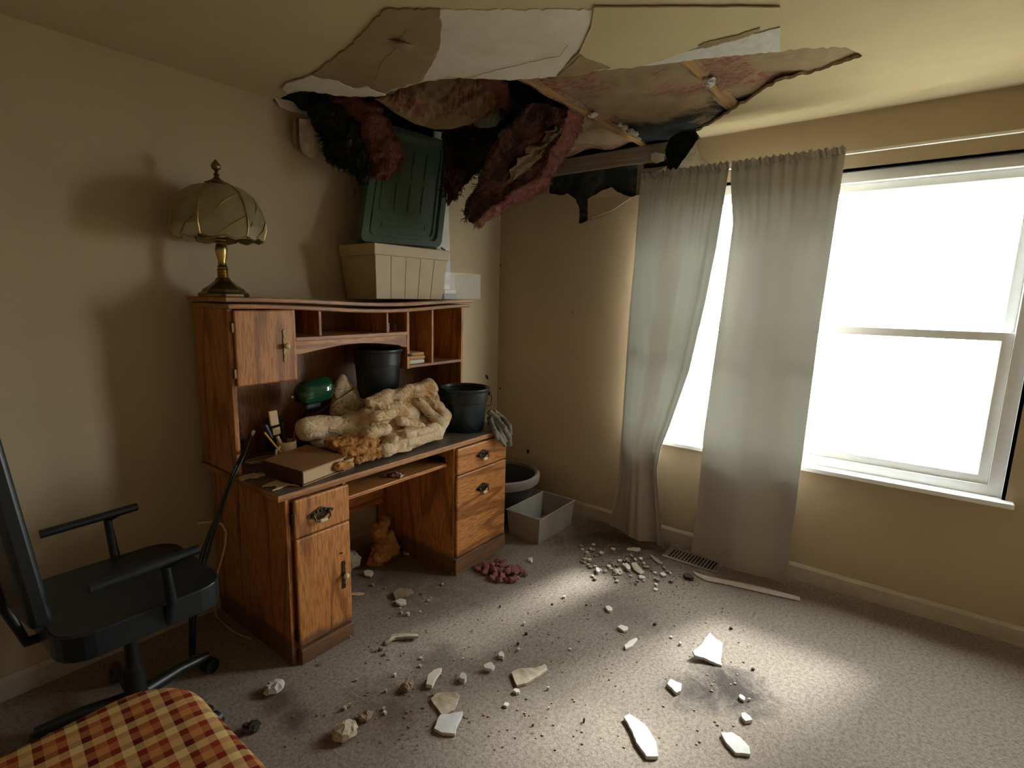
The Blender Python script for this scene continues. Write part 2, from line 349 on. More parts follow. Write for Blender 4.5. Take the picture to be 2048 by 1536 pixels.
t = NT('cloudy_plastic'); n1 = t.noise(6, 4, .6, t.co()); t.col(t.ramp(n1, [(.3, (.30, .275, .235)), (.7, (.36, .335, .29))])).rough(.4); t.b.inputs['Alpha'].default_value = .93
simple('grey_tub_plastic', (.20, .175, .15), .5, 0, .1, 9)
simple('dark_tub_plastic', (.035, .035, .035), .5, 0, .15, 9)
simple('white_melamine', (.62, .58, .54), .45, 0, .06, 18)
simple('white_plastic', (.74, .71, .62), .4, 0, .04, 18)
t = NT('comforter_cloth'); n1 = t.noise(5.5, 5, .6, t.co(), .8); n2 = t.noise(260, 2, .6, t.co()); n3 = t.noise(9, 4, .6, t.co(loc=(1.2, .4, .8)), .5)
c = t.ramp(n1, [(.35, (.60, .42, .24)), (.6, (.70, .55, .37))]); c = t.mix(t.ramp(n3, [(.53, 0.0), (.62, .85)]), c, (.46, .24, .09)); t.col(c).rough(.95, spec=.1); nw = t.noise(16, 3, .5, t.co((1, .5, 1.6)), 1.5); t.bump(nw, .8, .03)
t = NT('floral_cloth'); n1 = t.noise(26, 4, .7, t.co(), 1.2); n3 = t.noise(44, 3, .6, t.co(loc=(2, 1, 3)), 1.0); n0 = t.noise(4, 3, .5, t.co())
c = t.ramp(n0, [(.35, (.52, .36, .21)), (.65, (.60, .47, .31))]); c = t.mix(t.ramp(n1, [(.57, 0.0), (.62, .85)]), c, (.24, .10, .055)); c = t.mix(t.ramp(n3, [(.60, 0.0), (.65, .8)]), c, (.16, .11, .05)); t.col(c).rough(.95, spec=.1)
t = NT('stained_towel_cloth'); n1 = t.noise(13, 6, .7, t.co(), 1.0); n2 = t.noise(70, 3, .6, t.co((1, 1, .5)))
t.col(t.ramp(n1, [(.32, (.18, .065, .018)), (.5, (.40, .18, .055)), (.68, (.56, .32, .13))])).rough(.95, spec=.1); t.bump(n2, .6, .008)
t = NT('brown_bag_paper'); n1 = t.noise(8, 5, .65, t.co(), .8); t.col(t.ramp(n1, [(.3, (.30, .125, .035)), (.65, (.46, .22, .075))])).rough(.7); t.bump(n1, .5, .02)
t = NT('grey_bag_paper'); n1 = t.noise(8, 5, .65, t.co(), .8); t.col(t.ramp(n1, [(.3, (.20, .15, .10)), (.65, (.36, .29, .21))])).rough(.7); t.bump(n1, .5, .02)
t = NT('book_cover'); n1 = t.noise(6, 4, .6, t.co()); n2 = t.noise(250, 2, .6, t.co()); t.col(t.ramp(n1, [(.3, (.25, .125, .04)), (.7, (.32, .165, .06))])).rough(.6); t.bump(n2, .25, .003)
simple('book_spine', (.075, .025, .014), .5, 0, .2, 20)
t = NT('pages'); wv = t.n('ShaderNodeTexWave'); wv.bands_direction = 'Z'; wv.inputs['Scale'].default_value = 260; t.l(t.co(), wv.inputs[0]); t.col(t.ramp(wv.outputs[1], [(.2, (.42, .28, .15)), (.8, (.56, .40, .24))])).rough(.9)
simple('paper', (.60, .45, .27), .85, 0, .12, 30)
simple('ceramic_mug', (.60, .46, .29), .3, 0, .06)
simple('bristle', (.62, .44, .25), .9, 0, .25, 220)
simple('wood_handle', (.55, .36, .19), .5, 0, .1)
simple('red_plastic', (.45, .02, .04), .35, 0, .05)
simple('yellow_paint', (.65, .33, .04), .45, 0, .05)
simple('cord_beige', (.50, .36, .22), .5, 0, .05)
simple('cable_black', (.010, .010, .011), .45, 0, .1)
simple('rag_cloth', (.20, .19, .145), .95, 0, .25, 40, .3)
simple('tan_cloth', (.62, .37, .17), .9, 0, .12, 40, .3)
simple('white_cloth', (.75, .68, .56), .9, 0, .06, 40, .3)
simple('dark_glass', (.05, .05, .05), .08, 0, .1)
simple('grey_card', (.20, .20, .19), .6, 0, .15, 60)
simple('dark_clod', (.035, .026, .02), .95, 0, .3, 60, .5)
simple('brown_debris', (.24, .175, .115), .9, 0, .25, 40, .4)
simple('vent_metal', (.30, .255, .21), .5, .3, .15)
simple('carpet_backing', (.42, .35, .29), .95, 0, .1, 60, .4)
t = NT('lawn'); n1 = t.noise(3, 4, .6, t.co()); t.col(t.ramp(n1, [(.3, (.20, .19, .13)), (.7, (.28, .26, .19))])).rough(1, spec=.1)
# plaid: weft and warp bands crossing
t = NT('plaid_cloth'); tc = t.co(rot=(0, 0, .12)); sx = t.n('ShaderNodeSeparateXYZ'); t.l(tc, sx.inputs[0])
def band(o, per, ph):
    a = t.n('ShaderNodeMath', operation='MULTIPLY_ADD'); t.l(o, a.inputs[0]); a.inputs[1].default_value = 1/per; a.inputs[2].default_value = ph
    b = t.n('ShaderNodeMath', operation='FRACT'); t.l(a.outputs[0], b.inputs[0]); return b.outputs[0]
cols = [(0, (.58, .40, .16)), (.28, (.10, .008, .008)), (.5, (.42, .17, .05)), (.78, (.24, .03, .012))]
ca = t.ramp(band(sx.outputs[0], .085, .2), cols, 'CONSTANT'); cb = t.ramp(band(sx.outputs[1], .085, .1), cols, 'CONSTANT'); t.col(t.mix(.5, ca, cb)).rough(.95, spec=.1)

# ------------------------------------------------------------------ structure: shell
CZ = 2.44
XL_, YF_ = -3.75, -3.6
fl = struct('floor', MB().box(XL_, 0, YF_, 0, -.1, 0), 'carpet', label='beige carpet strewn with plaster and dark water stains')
wb = struct('wall_back', MB().box(XL_-.12, .2, 0, .12, -.1, CZ+.0), 'wall_paint', label='tan wall behind the desk')
struct('wall_left', MB().box(XL_-.12, XL_, YF_, 0, -.1, CZ), 'wall_paint')
struct('wall_front', MB().box(XL_-.12, .2, YF_-.12, YF_, -.1, CZ), 'wall_paint')
# window wall: torn drywall with the window opening, studs and dark sheathing behind
WY0, WY1, WZ0, WZ1 = -1.10, -2.90, .66, 2.17
holepx = [(1096,327),(1098,356),(1097,388),(1128,390),(1134,386),(1150,398),(1157,418),(1156,447),(1162,447),(1184,438),(1180,412),(1175,398),(1190,391),(1205,380),(1223,374),(1232,383),(1246,389),(1264,394),(1284,388),(1300,372),(1310,358),(1318,340),(1336,330),(1330,312),(1345,303),(1362,296),(1380,281)]
hole = [(p.y, p.z) for p in (ax(u, v, 0) for u, v in jag(holepx, 7, 1.2, 5, False))]
hole = [(y, min(z, CZ)) for y, z in hole]
outer = [(0, 0), (0, CZ)] + [(hole[0][0], CZ)] + hole[1:-1] + [(hole[-1][0], CZ), (YF_, CZ), (YF_, 0)]
win = [(WY0, WZ0), (WY1, WZ0), (WY1, WZ1), (WY0, WZ1)]
ww = struct('wall_right', MB().slab([(0, y, z) for y, z in outer], (.013, 0, 0), [[(0, y, z) for y, z in win]]), 'wall_paint', label='tan window wall with a torn mouldy hole below the ceiling')
wr = MB(); full = [(YF_, 0-.1), (.12, -.1), (.12, 3.1), (YF_, 3.1)]
struct('sheathing', wr.slab([(.115, y, z) for y, z in full], (.05, 0, 0), [[(.115, y, z) for y, z in win]]), 'mould_black', ww)
for k, y in enumerate((-.02, -.62, -1.06, -2.96, -3.3, -3.55)):
    struct('stud', MB().box(.030, .114, y-.02, y+.02, 0, CZ-.08), 'grey_lumber', ww)
struct('header', MB().box(.014, .114, WY1-.03, WY0+.03, WZ1, WZ1+.15), 'grey_lumber', ww)
struct('sill_plate', MB().box(.014, .114, WY1-.03, WY0+.03, WZ0-.06, WZ0), 'grey_lumber', ww)
struct('top_plate', MB().box(.002, .114, YF_, 0, CZ-.085, CZ+.015), 'grey_lumber', ww, bevel=.004)
cav = MB().grid([[(.020+.004*math.sin(y*31+z*17)+.003*math.sin(z*53), y, z) for y in np.linspace(-1.04, -.02, 40)] for z in np.linspace(1.7, CZ-.085, 26)])
struct('cavity_insulation', cav, 'mouldy_board', ww, 60)
# a broken corner of board still stuck on below the hole, edge tipped outward
fp = [ax(u, v, 0) for u, v in jag([(1180,440),(1176,399),(1205,382),(1223,376),(1246,390),(1263,396),(1230,420)], 6, .8, 3)]
fl_ = MB().slab([p+Vector((-.006-.03*max(0, (2.17-p.z))/.15, 0, 0)) for p in fp], (.010, 0, 0)); struct('broken_flap', fl_, 'wall_paint', ww)
# pale torn paper patches on the wall above the curtain
for k, pp in enumerate(([(1302,308),(1312,304),(1330,308),(1328,322),(1314,327),(1303,322)], [(1296,357),(1318,341),(1330,345),(1352,326),(1372,300),(1392,290),(1404,316),(1424,330),(1428,342),(1370,352),(1330,358)])):
    struct('torn_paper', MB().slab([ax(u, v, -.001) for u, v in jag(pp, 6, 1.2, 20+k)], (-.002, 0, 0)), 'torn_board', ww)

# baseboards
struct('baseboard_right', MB().slab([(0,0,0),(-.014,0,0),(-.014,0,.075),(-.006,0,.092),(0,0,.092)], (0, YF_, 0)), 'trim_paint')
struct('baseboard_back', MB().slab([(XL_,0,0),(XL_,-.014,0),(XL_,-.014,.075),(XL_,-.006,.092),(XL_,0,.092)], (-XL_-.015, 0, 0)), 'trim_paint')
# window
w1 = MB(); fr = .05
wroot = struct('window_1', MB().slab([(.03,y,z) for y,z in win], (.08,0,0), [[(.03,y,z) for y,z in ((WY0-fr,WZ0+fr),(WY1+fr,WZ0+fr),(WY1+fr,WZ1-fr),(WY0-fr,WZ1-fr))]]), 'white_vinyl', label='bright double-hung window between the curtains')
ZM = 1.392
def sash(x, y0, y1, z0, z1):
    a = [(x,y0,z0),(x,y1,z0),(x,y1,z1),(x,y0,z1)]; i = .04
    struct('sash', MB().slab(a, (.03,0,0), [[(x,y0-i,z0+i),(x,y1+i,z0+i),(x,y1+i,z1-i),(x,y0-i,z1-i)]]), 'white_vinyl', wroot, bevel=.003)
    struct('pane', MB().box(x+.013, x+.017, y0-i, y1+i, z0+i, z1-i), 'window_glass', wroot)
YM = (WY0+WY1)/2
struct('mullion', MB().box(.03, .11, YM-.03, YM+.03, WZ0+fr, WZ1-fr), 'white_vinyl', wroot, bevel=.003)
for (y0, y1) in ((WY0-fr, YM+.03), (YM-.03, WY1+fr)):
    sash(.045, y0, y1, WZ0+fr, ZM+.02); sash(.078, y0, y1, ZM-.02, WZ1-fr)
struct('window_sill', MB().box(-.055, .03, WY1-.04, WY0-.02, WZ0-.022, WZ0+.002), 'white_vinyl', wroot, bevel=.004)
struct('jamb', MB().box(.0, .03, WY0, WY0+.012, WZ0, WZ1), 'white_vinyl', wroot); struct('jamb', MB().box(.0, .03, WY1-.012, WY1, WZ0, WZ1), 'white_vinyl', wroot)
struct('head_trim', MB().box(.0, .03, WY1, WY0, WZ1, WZ1+.012), 'white_vinyl', wroot)
struct('ground', MB().box(.4, 30, -25, 25, -1.2, -1.0), 'lawn')

# ------------------------------------------------------------------ ceiling: torn drywall, joists, paper-faced batts
tear = [(556,199),(580,187),(606,181),(640,184),(700,191),(760,193),(800,176),(840,166),(900,158),(960,157),(1000,160),(1040,158),(1080,155),(1115,153),(1150,152),(1190,141),(1240,136),(1310,128),(1400,118),(1512,108),(1600,97),(1690,94),(1725,112),(1640,142),(1560,162),(1512,190),(1440,237),(1392,263)]
te = [az(u, v, CZ) for u, v in jag(tear, 9, 2.2, 11, False)]
te = [Vector((p.x, min(p.y, 0), CZ)) for p in te]
co_ = [Vector((XL_, 0, CZ)), Vector((te[0].x-.02, 0, CZ))] + te + [Vector((0, te[-1].y+.02, CZ)), Vector((0, YF_, CZ)), Vector((XL_, YF_, CZ))]
ce = struct('ceiling', MB().slab(co_, (0, 0, .013)), 'ceiling_paint', label='tan ceiling collapsed into a ragged hole above the desk')
def ceil_piece(name, px, mat, z, th, seed, step=8, amp=1.8, label=None, tilt=None):
    P = [az(u, v, z) for u, v in jag(px, step, amp, seed)]
    if tilt: P = [p+Vector((0, 0, tilt(p))) for p in P]
    return struct(name, MB().slab(P, (0, 0, th)), mat, ce, label=label)
ceil_piece('stained_paper', [(770,20),(880,20),(882,60),(879,90),(862,130),(838,165),(800,175),(755,190),(700,176),(640,160),(622,152),(700,92),(742,48)], 'water_stained_paint', CZ-.006, .006, 31, 7, 2.2, 'brown water-stained paper skin')
ceil_piece('bare_gypsum', [(881,20),(1190,20),(1182,45),(1166,88),(1140,118),(1113,153),(1040,158),(1000,160),(960,157),(900,152),(842,165),(864,130),(880,90)], 'gypsum', CZ-.003, .004, 32, 8, 2.0, 'pale bare gypsum')
ceil_piece('gypsum_strip', [(566,178),(572,168),(590,163),(622,153),(650,160),(676,164),(690,172),(712,178),(735,174),(748,183),(772,191),(730,194),(700,194),(660,189),(620,183),(590,180),(575,187)], 'gypsum', CZ-.011, .006, 33, 7, 1.4, 'pale torn gypsum edge')
ceil_piece('paint_skin', [(1188,15),(1560,15),(1560,48),(1450,80),(1400,93),(1330,118),(1262,137),(1222,136),(1205,128),(1172,116),(1158,106),(1168,84),(1182,55)], 'ceiling_paint', CZ-.008, .004, 34, 16, .8)
ceil_piece('cracked_paper', [(1114,153),(1140,120),(1158,104),(1172,116),(1203,128),(1222,136),(1190,140),(1168,150),(1140,153)], 'water_stained_paint', CZ-.005, .004, 35, 6, 1.2)
ceil_piece('gypsum_strip', [(1268,134),(1330,118),(1372,103),(1400,97),(1450,84),(1560,55),(1560,104),(1512,107),(1440,114),(1400,118),(1340,126)], 'fresh_gypsum', CZ-.004, .004, 36, 9, 1.2, 'white torn gypsum edge')
ceil_piece('paper_ridge', [(1396,92),(1420,82),(1470,72),(1520,55),(1520,63),(1470,82),(1440,88),(1410,97)], 'water_stained_paint', CZ-.011, .006, 37, 6, 1.2)
# cracks: thin raised lips of torn paper
for k, (pp, rr) in enumerate((([(840,178),(900,166),(985,142),(1060,124),(1120,112),(1136,90)], .0016), ([(752,160),(760,130),(775,112),(795,95),(800,75),(812,60)], .0022), ([(1118,150),(1140,132),(1160,112)], .002))):
    Pp = [az(u, v, CZ-.0065) for u, v in jag(pp, 8, 1.0, 50+k, False)]; struct('crack', MB().tube(Pp, rr*.6, 5), 'brown_debris', ce)
# dent in the stained paper
rows = [[az(u, v+(j-3)*2.2, CZ-.007-.030*math.exp(-((u-802)/14)**2)*max(0, 1-abs(j-1)/5)) for j in range(7)] for u in range(776, 830, 4) for v in (92+(u-800)*.25,)]
struct('torn_lip', MB().thick(rows, (0, 0, .003)), 'water_stained_paint', ce, 60)
# attic shell above
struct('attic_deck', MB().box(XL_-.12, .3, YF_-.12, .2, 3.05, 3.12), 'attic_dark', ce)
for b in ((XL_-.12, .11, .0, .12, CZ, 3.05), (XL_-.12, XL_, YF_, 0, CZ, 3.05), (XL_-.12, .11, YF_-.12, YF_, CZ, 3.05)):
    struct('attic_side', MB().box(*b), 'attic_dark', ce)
for y in (-.47, -1.075, -1.685, -2.30):
    struct('joist', MB().box(-1.95, .10, y-.019, y+.019, CZ+.016, CZ+.155), 'grey_lumber' if y > -.6 else 'lumber', ce, bevel=.003)
    if y < -1:
        for s_ in (-1, 1):
            struct('paper_flange', MB().thick([[(x, y+s_*(.019+.022*j/3), CZ+.017+.006*j/3+.004*math.sin(x*23+j)) for j in range(4)] for x in np.linspace(-1.6, -.1, 40)], (0, 0, .0015)), 'kraft_paper', ce, 40)
# batts still lying between the joists, paper side down
def batt(y0, y1, x0, x1, sag, mat, nm='insulation_batt'):
    rows = []
    for i in range(26):
        x = x0+(x1-x0)*i/25
        rows.append([(x, y0+(y1-y0)*j/12, CZ+.022+.02*mnoise.noise(Vector((x*3, j*.4, y0)))-sag*math.sin(math.pi*j/12)*(.6+.4*math.sin(x*4))) for j in range(13)])
    struct(nm, MB().thick(rows, (0, 0, .12)), mat, ce, 50)
batt(-1.102, -1.66, -1.6, -.02, .006, 'kraft_paper_mouldy'); batt(-1.708, -2.28, -1.6, -.05, .008, 'kraft_paper_mouldy')
batt(-.02, -.45, -2.0, -1.35, .0, 'mouldy_fibre')
# end of the middle bay by the wall: a blocking board and mouldy paper
rows = [[Vector((-.62+.60*i/10, -.50-.05*j-.02*math.sin(i), CZ+.03-.015*math.sin(j))) for j in range(12)] for i in range(11)]
struct('paper_facing', MB().thick(rows, (0, 0, .05)), 'kraft_paper', ce, 50)
# plaster nuggets stuck under the joists
for k, (u, v, r_) in enumerate(((1188,229,.022), (1180,232,.012), (1250,255,.02), (1262,264,.024), (1272,268,.018), (1240,250,.014), (1420,163,.028), (1412,161,.014))):
    p = az(u, v, CZ+.008); mb = MB().ball(p, r_, 9, (1.2, .8, .55)); mb.v = [q+Vector([R.uniform(-.3, .3)*r_ for _ in range(3)]) for q in mb.v]
    struct('plaster_nugget', mb, 'fresh_gypsum', ce)
# black shard of paper hanging by the wall
sh = [(1340,276),(1362,262),(1378,254),(1391,262),(1396,278),(1380,300),(1364,322),(1344,350),(1339,340),(1331,352),(1334,325),(1330,300)]
solo('hanging_paper_shard', MB().slab([ax(u, v, -.10-.03*((v-250)/100)) for u, v in jag(sh, 7, 1, 71)], (.006, 0, .001)), 'mould_black', 'black mouldy shard of ceiling paper hanging down beside the curtain top', 'ceiling debris')

# ------------------------------------------------------------------ curtains
def interp(tab, z):
    tab = sorted(tab)
    if z <= tab[0][0]: return tab[0][1]
    for (a, ya), (b, yb) in zip(tab, tab[1:]):
        if z <= b: t = (z-a)/(b-a); return ya+(yb-ya)*t
    return tab[-1][1]
def curtain(name, left, right, ztop, zbot, xf, label):
    rows = []; nz, ns = 70, 110
    for i in range(nz+1):
        z = zbot+(ztop-zbot)*i/nz; row = []
        yl, yr = interp(left, z), interp(right, z)
        for j in range(ns+1):
            s = j/ns; row.append((xf(s, z), yl+(yr-yl)*s, z+(.004*math.sin(j*1.9) if i == nz else 0)+(-.02*s if i == 0 else 0)))
        rows.append(row)
    root = thing(name, label, 'curtain', (-.1, (interp(left, .1)+interp(right, .1))/2, zbot))
    part('fabric', MB().thick(rows, (.0025, 0, 0)), 'curtain_fabric', root, 80)
    # gathered header ruffle above the rod
    hr = []
    for i in range(7):
        z = ztop-.002+.035*i/6; yl, yr = interp(left, ztop), interp(right, ztop)
        hr.append([(xf(j/ns, ztop)-.004+.006*math.sin(j*1.3+i*.5), yl+(yr-yl)*j/ns, z+(.006*math.sin(j*.9)+.004*math.sin(j*2.3) if i == 6 else 0)) for j in range(ns+1)])
    part('ruffle', MB().thick(hr, (.003, 0, 0)), 'curtain_fabric', root, 80)
    return root
Lc = [(2.22,-1.14),(1.47,-1.11),(.8,-1.11),(.39,-1.11),(.07,-1.07)]
Rc = [(2.22,-1.635),(2.16,-1.63),(1.81,-1.61),(1.53,-1.58),(1.13,-1.52),(.8,-1.435),(.65,-1.39),(.51,-1.375),(.3,-1.40),(.03,-1.45)]
def xfL(s, z):
    d = min(1, max(0, (2.2-z)/.5))
    f = .004*math.sin(s*22+1+z*.4)+.002*math.sin(s*41+z)+(.006*math.sin(s*60)*(1-d))
    g = (.030*math.sin(s*9.5+.6+z*.5))*d
    # deep fold where the cloth is caught over the sill, and a free leading edge
    fold = -.045*math.exp(-((s-.62)/.10)**2)*min(1, max(0, (1.0-z)/.5))
    hem = -.018*math.exp(-((s-.90)/.03)**2)*d
    return -.145+f+g*.8+fold+hem
curtain('window_curtain', Lc, Rc, 2.225, .035, xfL, 'taupe curtain panel pulled aside over the sill, nearer the room corner')
Lr = [(2.22,-1.645),(2.15,-1.648),(1.94,-1.675),(1.4,-1.65),(.78,-1.62),(.36,-1.62),(.02,-1.61)]
Rr = [(2.22,-2.15),(1.4,-2.13),(.02,-2.12)]
def xfR(s, z):
    d = min(1, max(0, (2.2-z)/.5))
    return -.150+.003*math.sin(s*24+z*.3)+.006*math.sin(s*58)*(1-d)+.020*math.sin(s*8+.8+z*.3)*d
curtain('window_curtain', Lr, Rr, 2.222, .03, xfR, 'taupe curtain panel hanging straight to the floor over the vent')
rod = thing('curtain_rod', 'white curtain rod running along the top of both taupe curtains', 'curtain rod', (0, -1.8, 2.22))
part('rod', MB().tube([(-.11, -1.14, 2.232), (-.11, -3.0, 2.232)], .0075, 10), 'white_vinyl', rod, 40)
for y in (-1.16, -3.0):
    part('bracket', MB().box(-.115, 0, y-.008, y+.008, 2.222, 2.242), 'white_vinyl', rod)

# ------------------------------------------------------------------ hanging insulation
def lerp_curve(pts, t):
    n = len(pts)-1; k = min(int(t*n), n-1); f = t*n-k; return Vector(pts[k]).lerp(Vector(pts[k+1]), f)
def fuzz(p, s, a): return Vector((mnoise.noise(p*s), mnoise.noise(p*s+Vector((7,3,1))), mnoise.noise(p*s+Vector((1,9,4)))))*a
def tufts(path, n, ln, seed, width=.0022, drop=.3):
    r = random.Random(seed); mb = MB()
    for k in range(n):
        p = lerp_curve(path, r.random())+Vector([r.uniform(-.008, .008) for _ in range(3)])
        d = Vector((r.uniform(-1,1), r.uniform(-1,1), r.uniform(-1,.6)-drop)).normalized()*ln*r.uniform(.4, 1.3)
        q = p+d*.5+Vector([r.uniform(-.3,.3)*ln for _ in range(3)]); e = p+d
        mb.tube([p, q, e], [width, width*.8, width*.2], 4)
    return mb
# the big batt swung down out of the middle bay
inn = [(1139,214,-1.03),(1126,238,-1.01),(1124,266,-.97),(1100,300,-.90),(1092,332,-.85),(1075,358,-.80),(1023,384,-.70),(1010,400,-.66),(980,416,-.60),(950,446,-.53)]
outp = [(1167,223,-1.05),(1165,247,-1.03),(1137,298,-.95),(1118,328,-.88),(1100,356,-.84),(1092,378,-.80),(1068,388,-.74),(1023,405,-.64),(989,427,-.57),(954,450,-.50)]
lef = [(1066,206,-.97),(1036,234,-.92),(1008,266,-.86),(986,303,-.79),(970,337,-.73),(960,366,-.66),(948,386,-.62),(938,405,-.57),(930,428,-.54),(934,440,-.52)]
I3 = [ay(*p) for p in inn]; O3 = [ay(*p)+Vector((.05, .03, 0)) for p in outp]; L3 = [ay(*p) for p in lef]
root = thing('hanging_insulation', 'large pink insulation batt hanging from the ceiling hole in front of the room corner', 'insulation', tuple(lerp_curve(I3, 1)))
NT_, NS_ = 46, 30; rows = []; brow = []
for i in range(NT_+1):
    a, b = lerp_curve(L3, i/NT_), lerp_curve(I3, i/NT_); row = []
    for j in range(NS_+1):
        p = a.lerp(b, j/NS_); bulge = math.sin(math.pi*j/NS_)
        p = p+Vector((-.03, -.04, -.01))*bulge*-.5+fuzz(p, 9, .022)+fuzz(p, 28, .014); row.append(p)
    rows.append(row)
back = [[p+Vector((.07, .075, .02)) for p in r_] for r_ in rows]
# closing strip on the lit side follows the outer line
fm = MB().grid(rows); part('mouldy_face', fm, 'mouldy_fibre', root, 80)
er = []
for i in range(NT_*3+1):
    a, b = lerp_curve(I3, i/(NT_*3)), lerp_curve(O3, i/(NT_*3)); r_ = []
    for j in range(15):
        p = a.lerp(b, j/14); p = p+Vector((.010, -.012, -.004))*math.sin(math.pi*j/14)+fuzz(p, 22, .014)+fuzz(p, 60, .013)+fuzz(p, 130, .008); r_.append(p)
    er.append(r_)
part('pink_edge', MB().thick(er, (.03, .045, .01)), 'pink_fibre', root, 80)
bk = []
for i in range(NT_+1):
    a, b = lerp_curve(L3, i/NT_)+Vector((.05, .06, .02)), lerp_curve(O3, i/NT_)+Vector((.03, .045, .01)); bk.append([a.lerp(b, j/10)+fuzz(a.lerp(b, j/10), 14, .015) for j in range(11)])
part('paper_back', MB().thick(bk, (.004, .005, 0)), 'kraft_paper', root, 80)
o = part('loose_fibre', tufts(I3[1:]+list(reversed(O3[1:])), 700, .022, 3, .0016), 'pink_fibre', root); o['kind'] = 'stuff'
o = part('loose_fibre', tufts(L3, 200, .035, 4), 'mouldy_fibre', root); o['kind'] = 'stuff'
o = part('loose_strand', MB().tube([ay(950,444,-.53), ay(949,452,-.53), ay(947,462,-.53)], [.006, .004, .0015], 6), 'pink_fibre', root)
# torn flap of brown paper on its face
fr_ = []
for k in range(15):
    t_ = k/14; i_ = int(8+t_*18); jl = 19+3*math.sin(t_*7)-5*t_+1.5*math.sin(k*2.1); jr = 28-6.5*t_**1.5+1.2*math.sin(k*1.7); fr_.append([])
    if t_ < .15: jl += 5*(1-t_/.15)
    for q in range(9):
        jj = jl+(max(jr, jl+.8)-jl)*q/8; j0 = int(jj); f_ = jj-j0; p = rows[i_][j0].lerp(rows[i_][min(j0+1, NS_)], f_)
        fr_[-1].append(p+Vector((-.014, -.020, -.004))*(1+.6*math.sin(q*1.1+k*.8))+fuzz(p, 40, .006))
part('torn_paper', MB().thick(fr_, (.003, .003, 0)), 'soaked_kraft', root, 60)

# ragged clump by the back wall
cl_out_l = [(566,190,-.05),(590,206,-.07),(622,226,-.10),(640,250,-.12),(650,280,-.14),(655,312,-.15),(672,326,-.20),(700,334,-.25),(716,352,-.28),(728,366,-.30)]
cl_mid = [(640,183,-.16),(660,190,-.20),(690,210,-.25),(705,235,-.28),(716,258,-.30),(728,285,-.31),(738,305,-.32),(745,325,-.32),(744,342,-.32),(738,352,-.32)]
cl_out_r = [(742,193,-.32),(752,205,-.34),(762,228,-.36),(778,247,-.37),(788,265,-.37),(795,282,-.37),(801,300,-.37),(806,320,-.37),(793,338,-.36),(762,350,-.34)]
A3, B3, C3 = [[ay(*p) for p in q] for q in (cl_out_l, cl_mid, cl_out_r)]
root = thing('hanging_insulation', 'ragged black and pink insulation clump hanging by the back wall left of the green lid', 'insulation', tuple(C3[-1]))
def sheet(a3, b3, nt, ns, off, s1, s2):
    rows = []
    for i in range(nt+1):
        a, b = lerp_curve(a3, i/nt), lerp_curve(b3, i/nt)
        rows.append([a.lerp(b, j/ns)+Vector((-.03, -.045, 0))*math.sin(math.pi*j/ns)+fuzz(a.lerp(b, j/ns), 10, s1)+fuzz(a.lerp(b, j/ns), 32, s2) for j in range(ns+1)])
    return MB().thick(rows, off)
part('mouldy_mass', sheet(A3, B3, 60, 36, (.04, .055, 0), .036, .030), 'mould_black', root, 80)
part('pink_mass', sheet(B3, C3, 60, 30, (.05, .07, 0), .030, .024), 'rust_fibre', root, 80)
pe = [p+Vector((-.035, -.05, 0)) for p in C3]
o = part('loose_fibre', tufts(A3[3:], 300, .035, 14, .003), 'mould_black', root); o['kind'] = 'stuff'
o = part('loose_fibre', tufts(C3[2:]+list(reversed(B3[6:])), 500, .03, 15, .0018), 'rust_fibre', root); o['kind'] = 'stuff'
# torn drywall scraps below its left end
def scrap(px, Y, dY, mat, label, seed, th=(.006, .010, 0)):
    return solo('drywall_scrap', MB().slab([ay(u, v, Y+dY*(v-px[0][1])/80) for u, v in jag(px, 7, 1, seed)], th), mat, label, 'drywall scrap')
scrap([(598,237),(624,240),(634,246),(640,280),(639,318),(620,315),(606,306),(600,290)], -.085, .03, 'torn_board', 'stained torn drywall scrap hanging against the back wall under the black insulation', 81)
scrap([(586,236),(598,236),(600,300),(592,300),(586,280)], -.05, .02, 'water_stained_paint', 'narrow brown drywall strip hanging beside the stained scrap on the back wall', 82)
scrap([(548,193),(575,200),(604,212),(626,228),(622,231),(590,224),(560,214)], -.03, .03, 'gypsum', 'pale pointed ceiling shard sticking out at the left end of the hole', 83)
# bulging paper-faced batt over the desk
top = [(752,196,-.42),(800,176,-.50),(850,162,-.58),(905,150,-.66),(950,151,-.72),(985,160,-.77),(1008,168,-.80)]
bot = [(752,198,-.40),(790,226,-.42),(830,248,-.46),(870,259,-.50),(905,258,-.56),(940,248,-.64),(985,228,-.72)]
def crumple(p):
    s_ = 0
    for k, (d, f) in enumerate(((Vector((.8,.5,.3)), 9), (Vector((-.4,.8,.5)), 13), (Vector((.3,-.6,.9)), 17), (Vector((.9,-.2,-.4)), 24))):
        q = p.dot(d)*f+mnoise.noise(p*6+Vector((k, k, k)))*1.5; s_ += abs((q % 1)-.5)*(.05/(1+k*.6))
    return Vector((-.55, -.75, -.35))*s_+Vector((.02,.03,.012))
T3, Bo3 = [ay(*p) for p in top], [ay(*p) for p in bot]
root = thing('hanging_insulation', 'sagging insulation batt with crumpled brown printed paper facing above the green lid', 'insulation', tuple(Bo3[3]))
rows = []
for i in range(71):
    a, b = lerp_curve(T3, i/70), lerp_curve(Bo3, i/70)
    rows.append([a.lerp(b, j/36)+Vector((-.03, -.035, -.02))*math.sin(math.pi*j/36)+crumple(a.lerp(b, j/36))*math.sin(math.pi*j/36)**.5 for j in range(37)])
part('paper_facing', MB().thick(rows, (.004, .006, .002)), 'kraft_paper_printed', root, 25)
part('fibre_fill', MB().thick([[p+Vector((.012, .018, .008)) for p in r_] for r_ in rows], (.05, .06, .05)), 'pink_fibre', root, 80)
e1 = [ay(1000,164,-.79), ay(1012,172,-.80), ay(1018,190,-.79), ay(1024,208,-.78), ay(1014,220,-.76)]
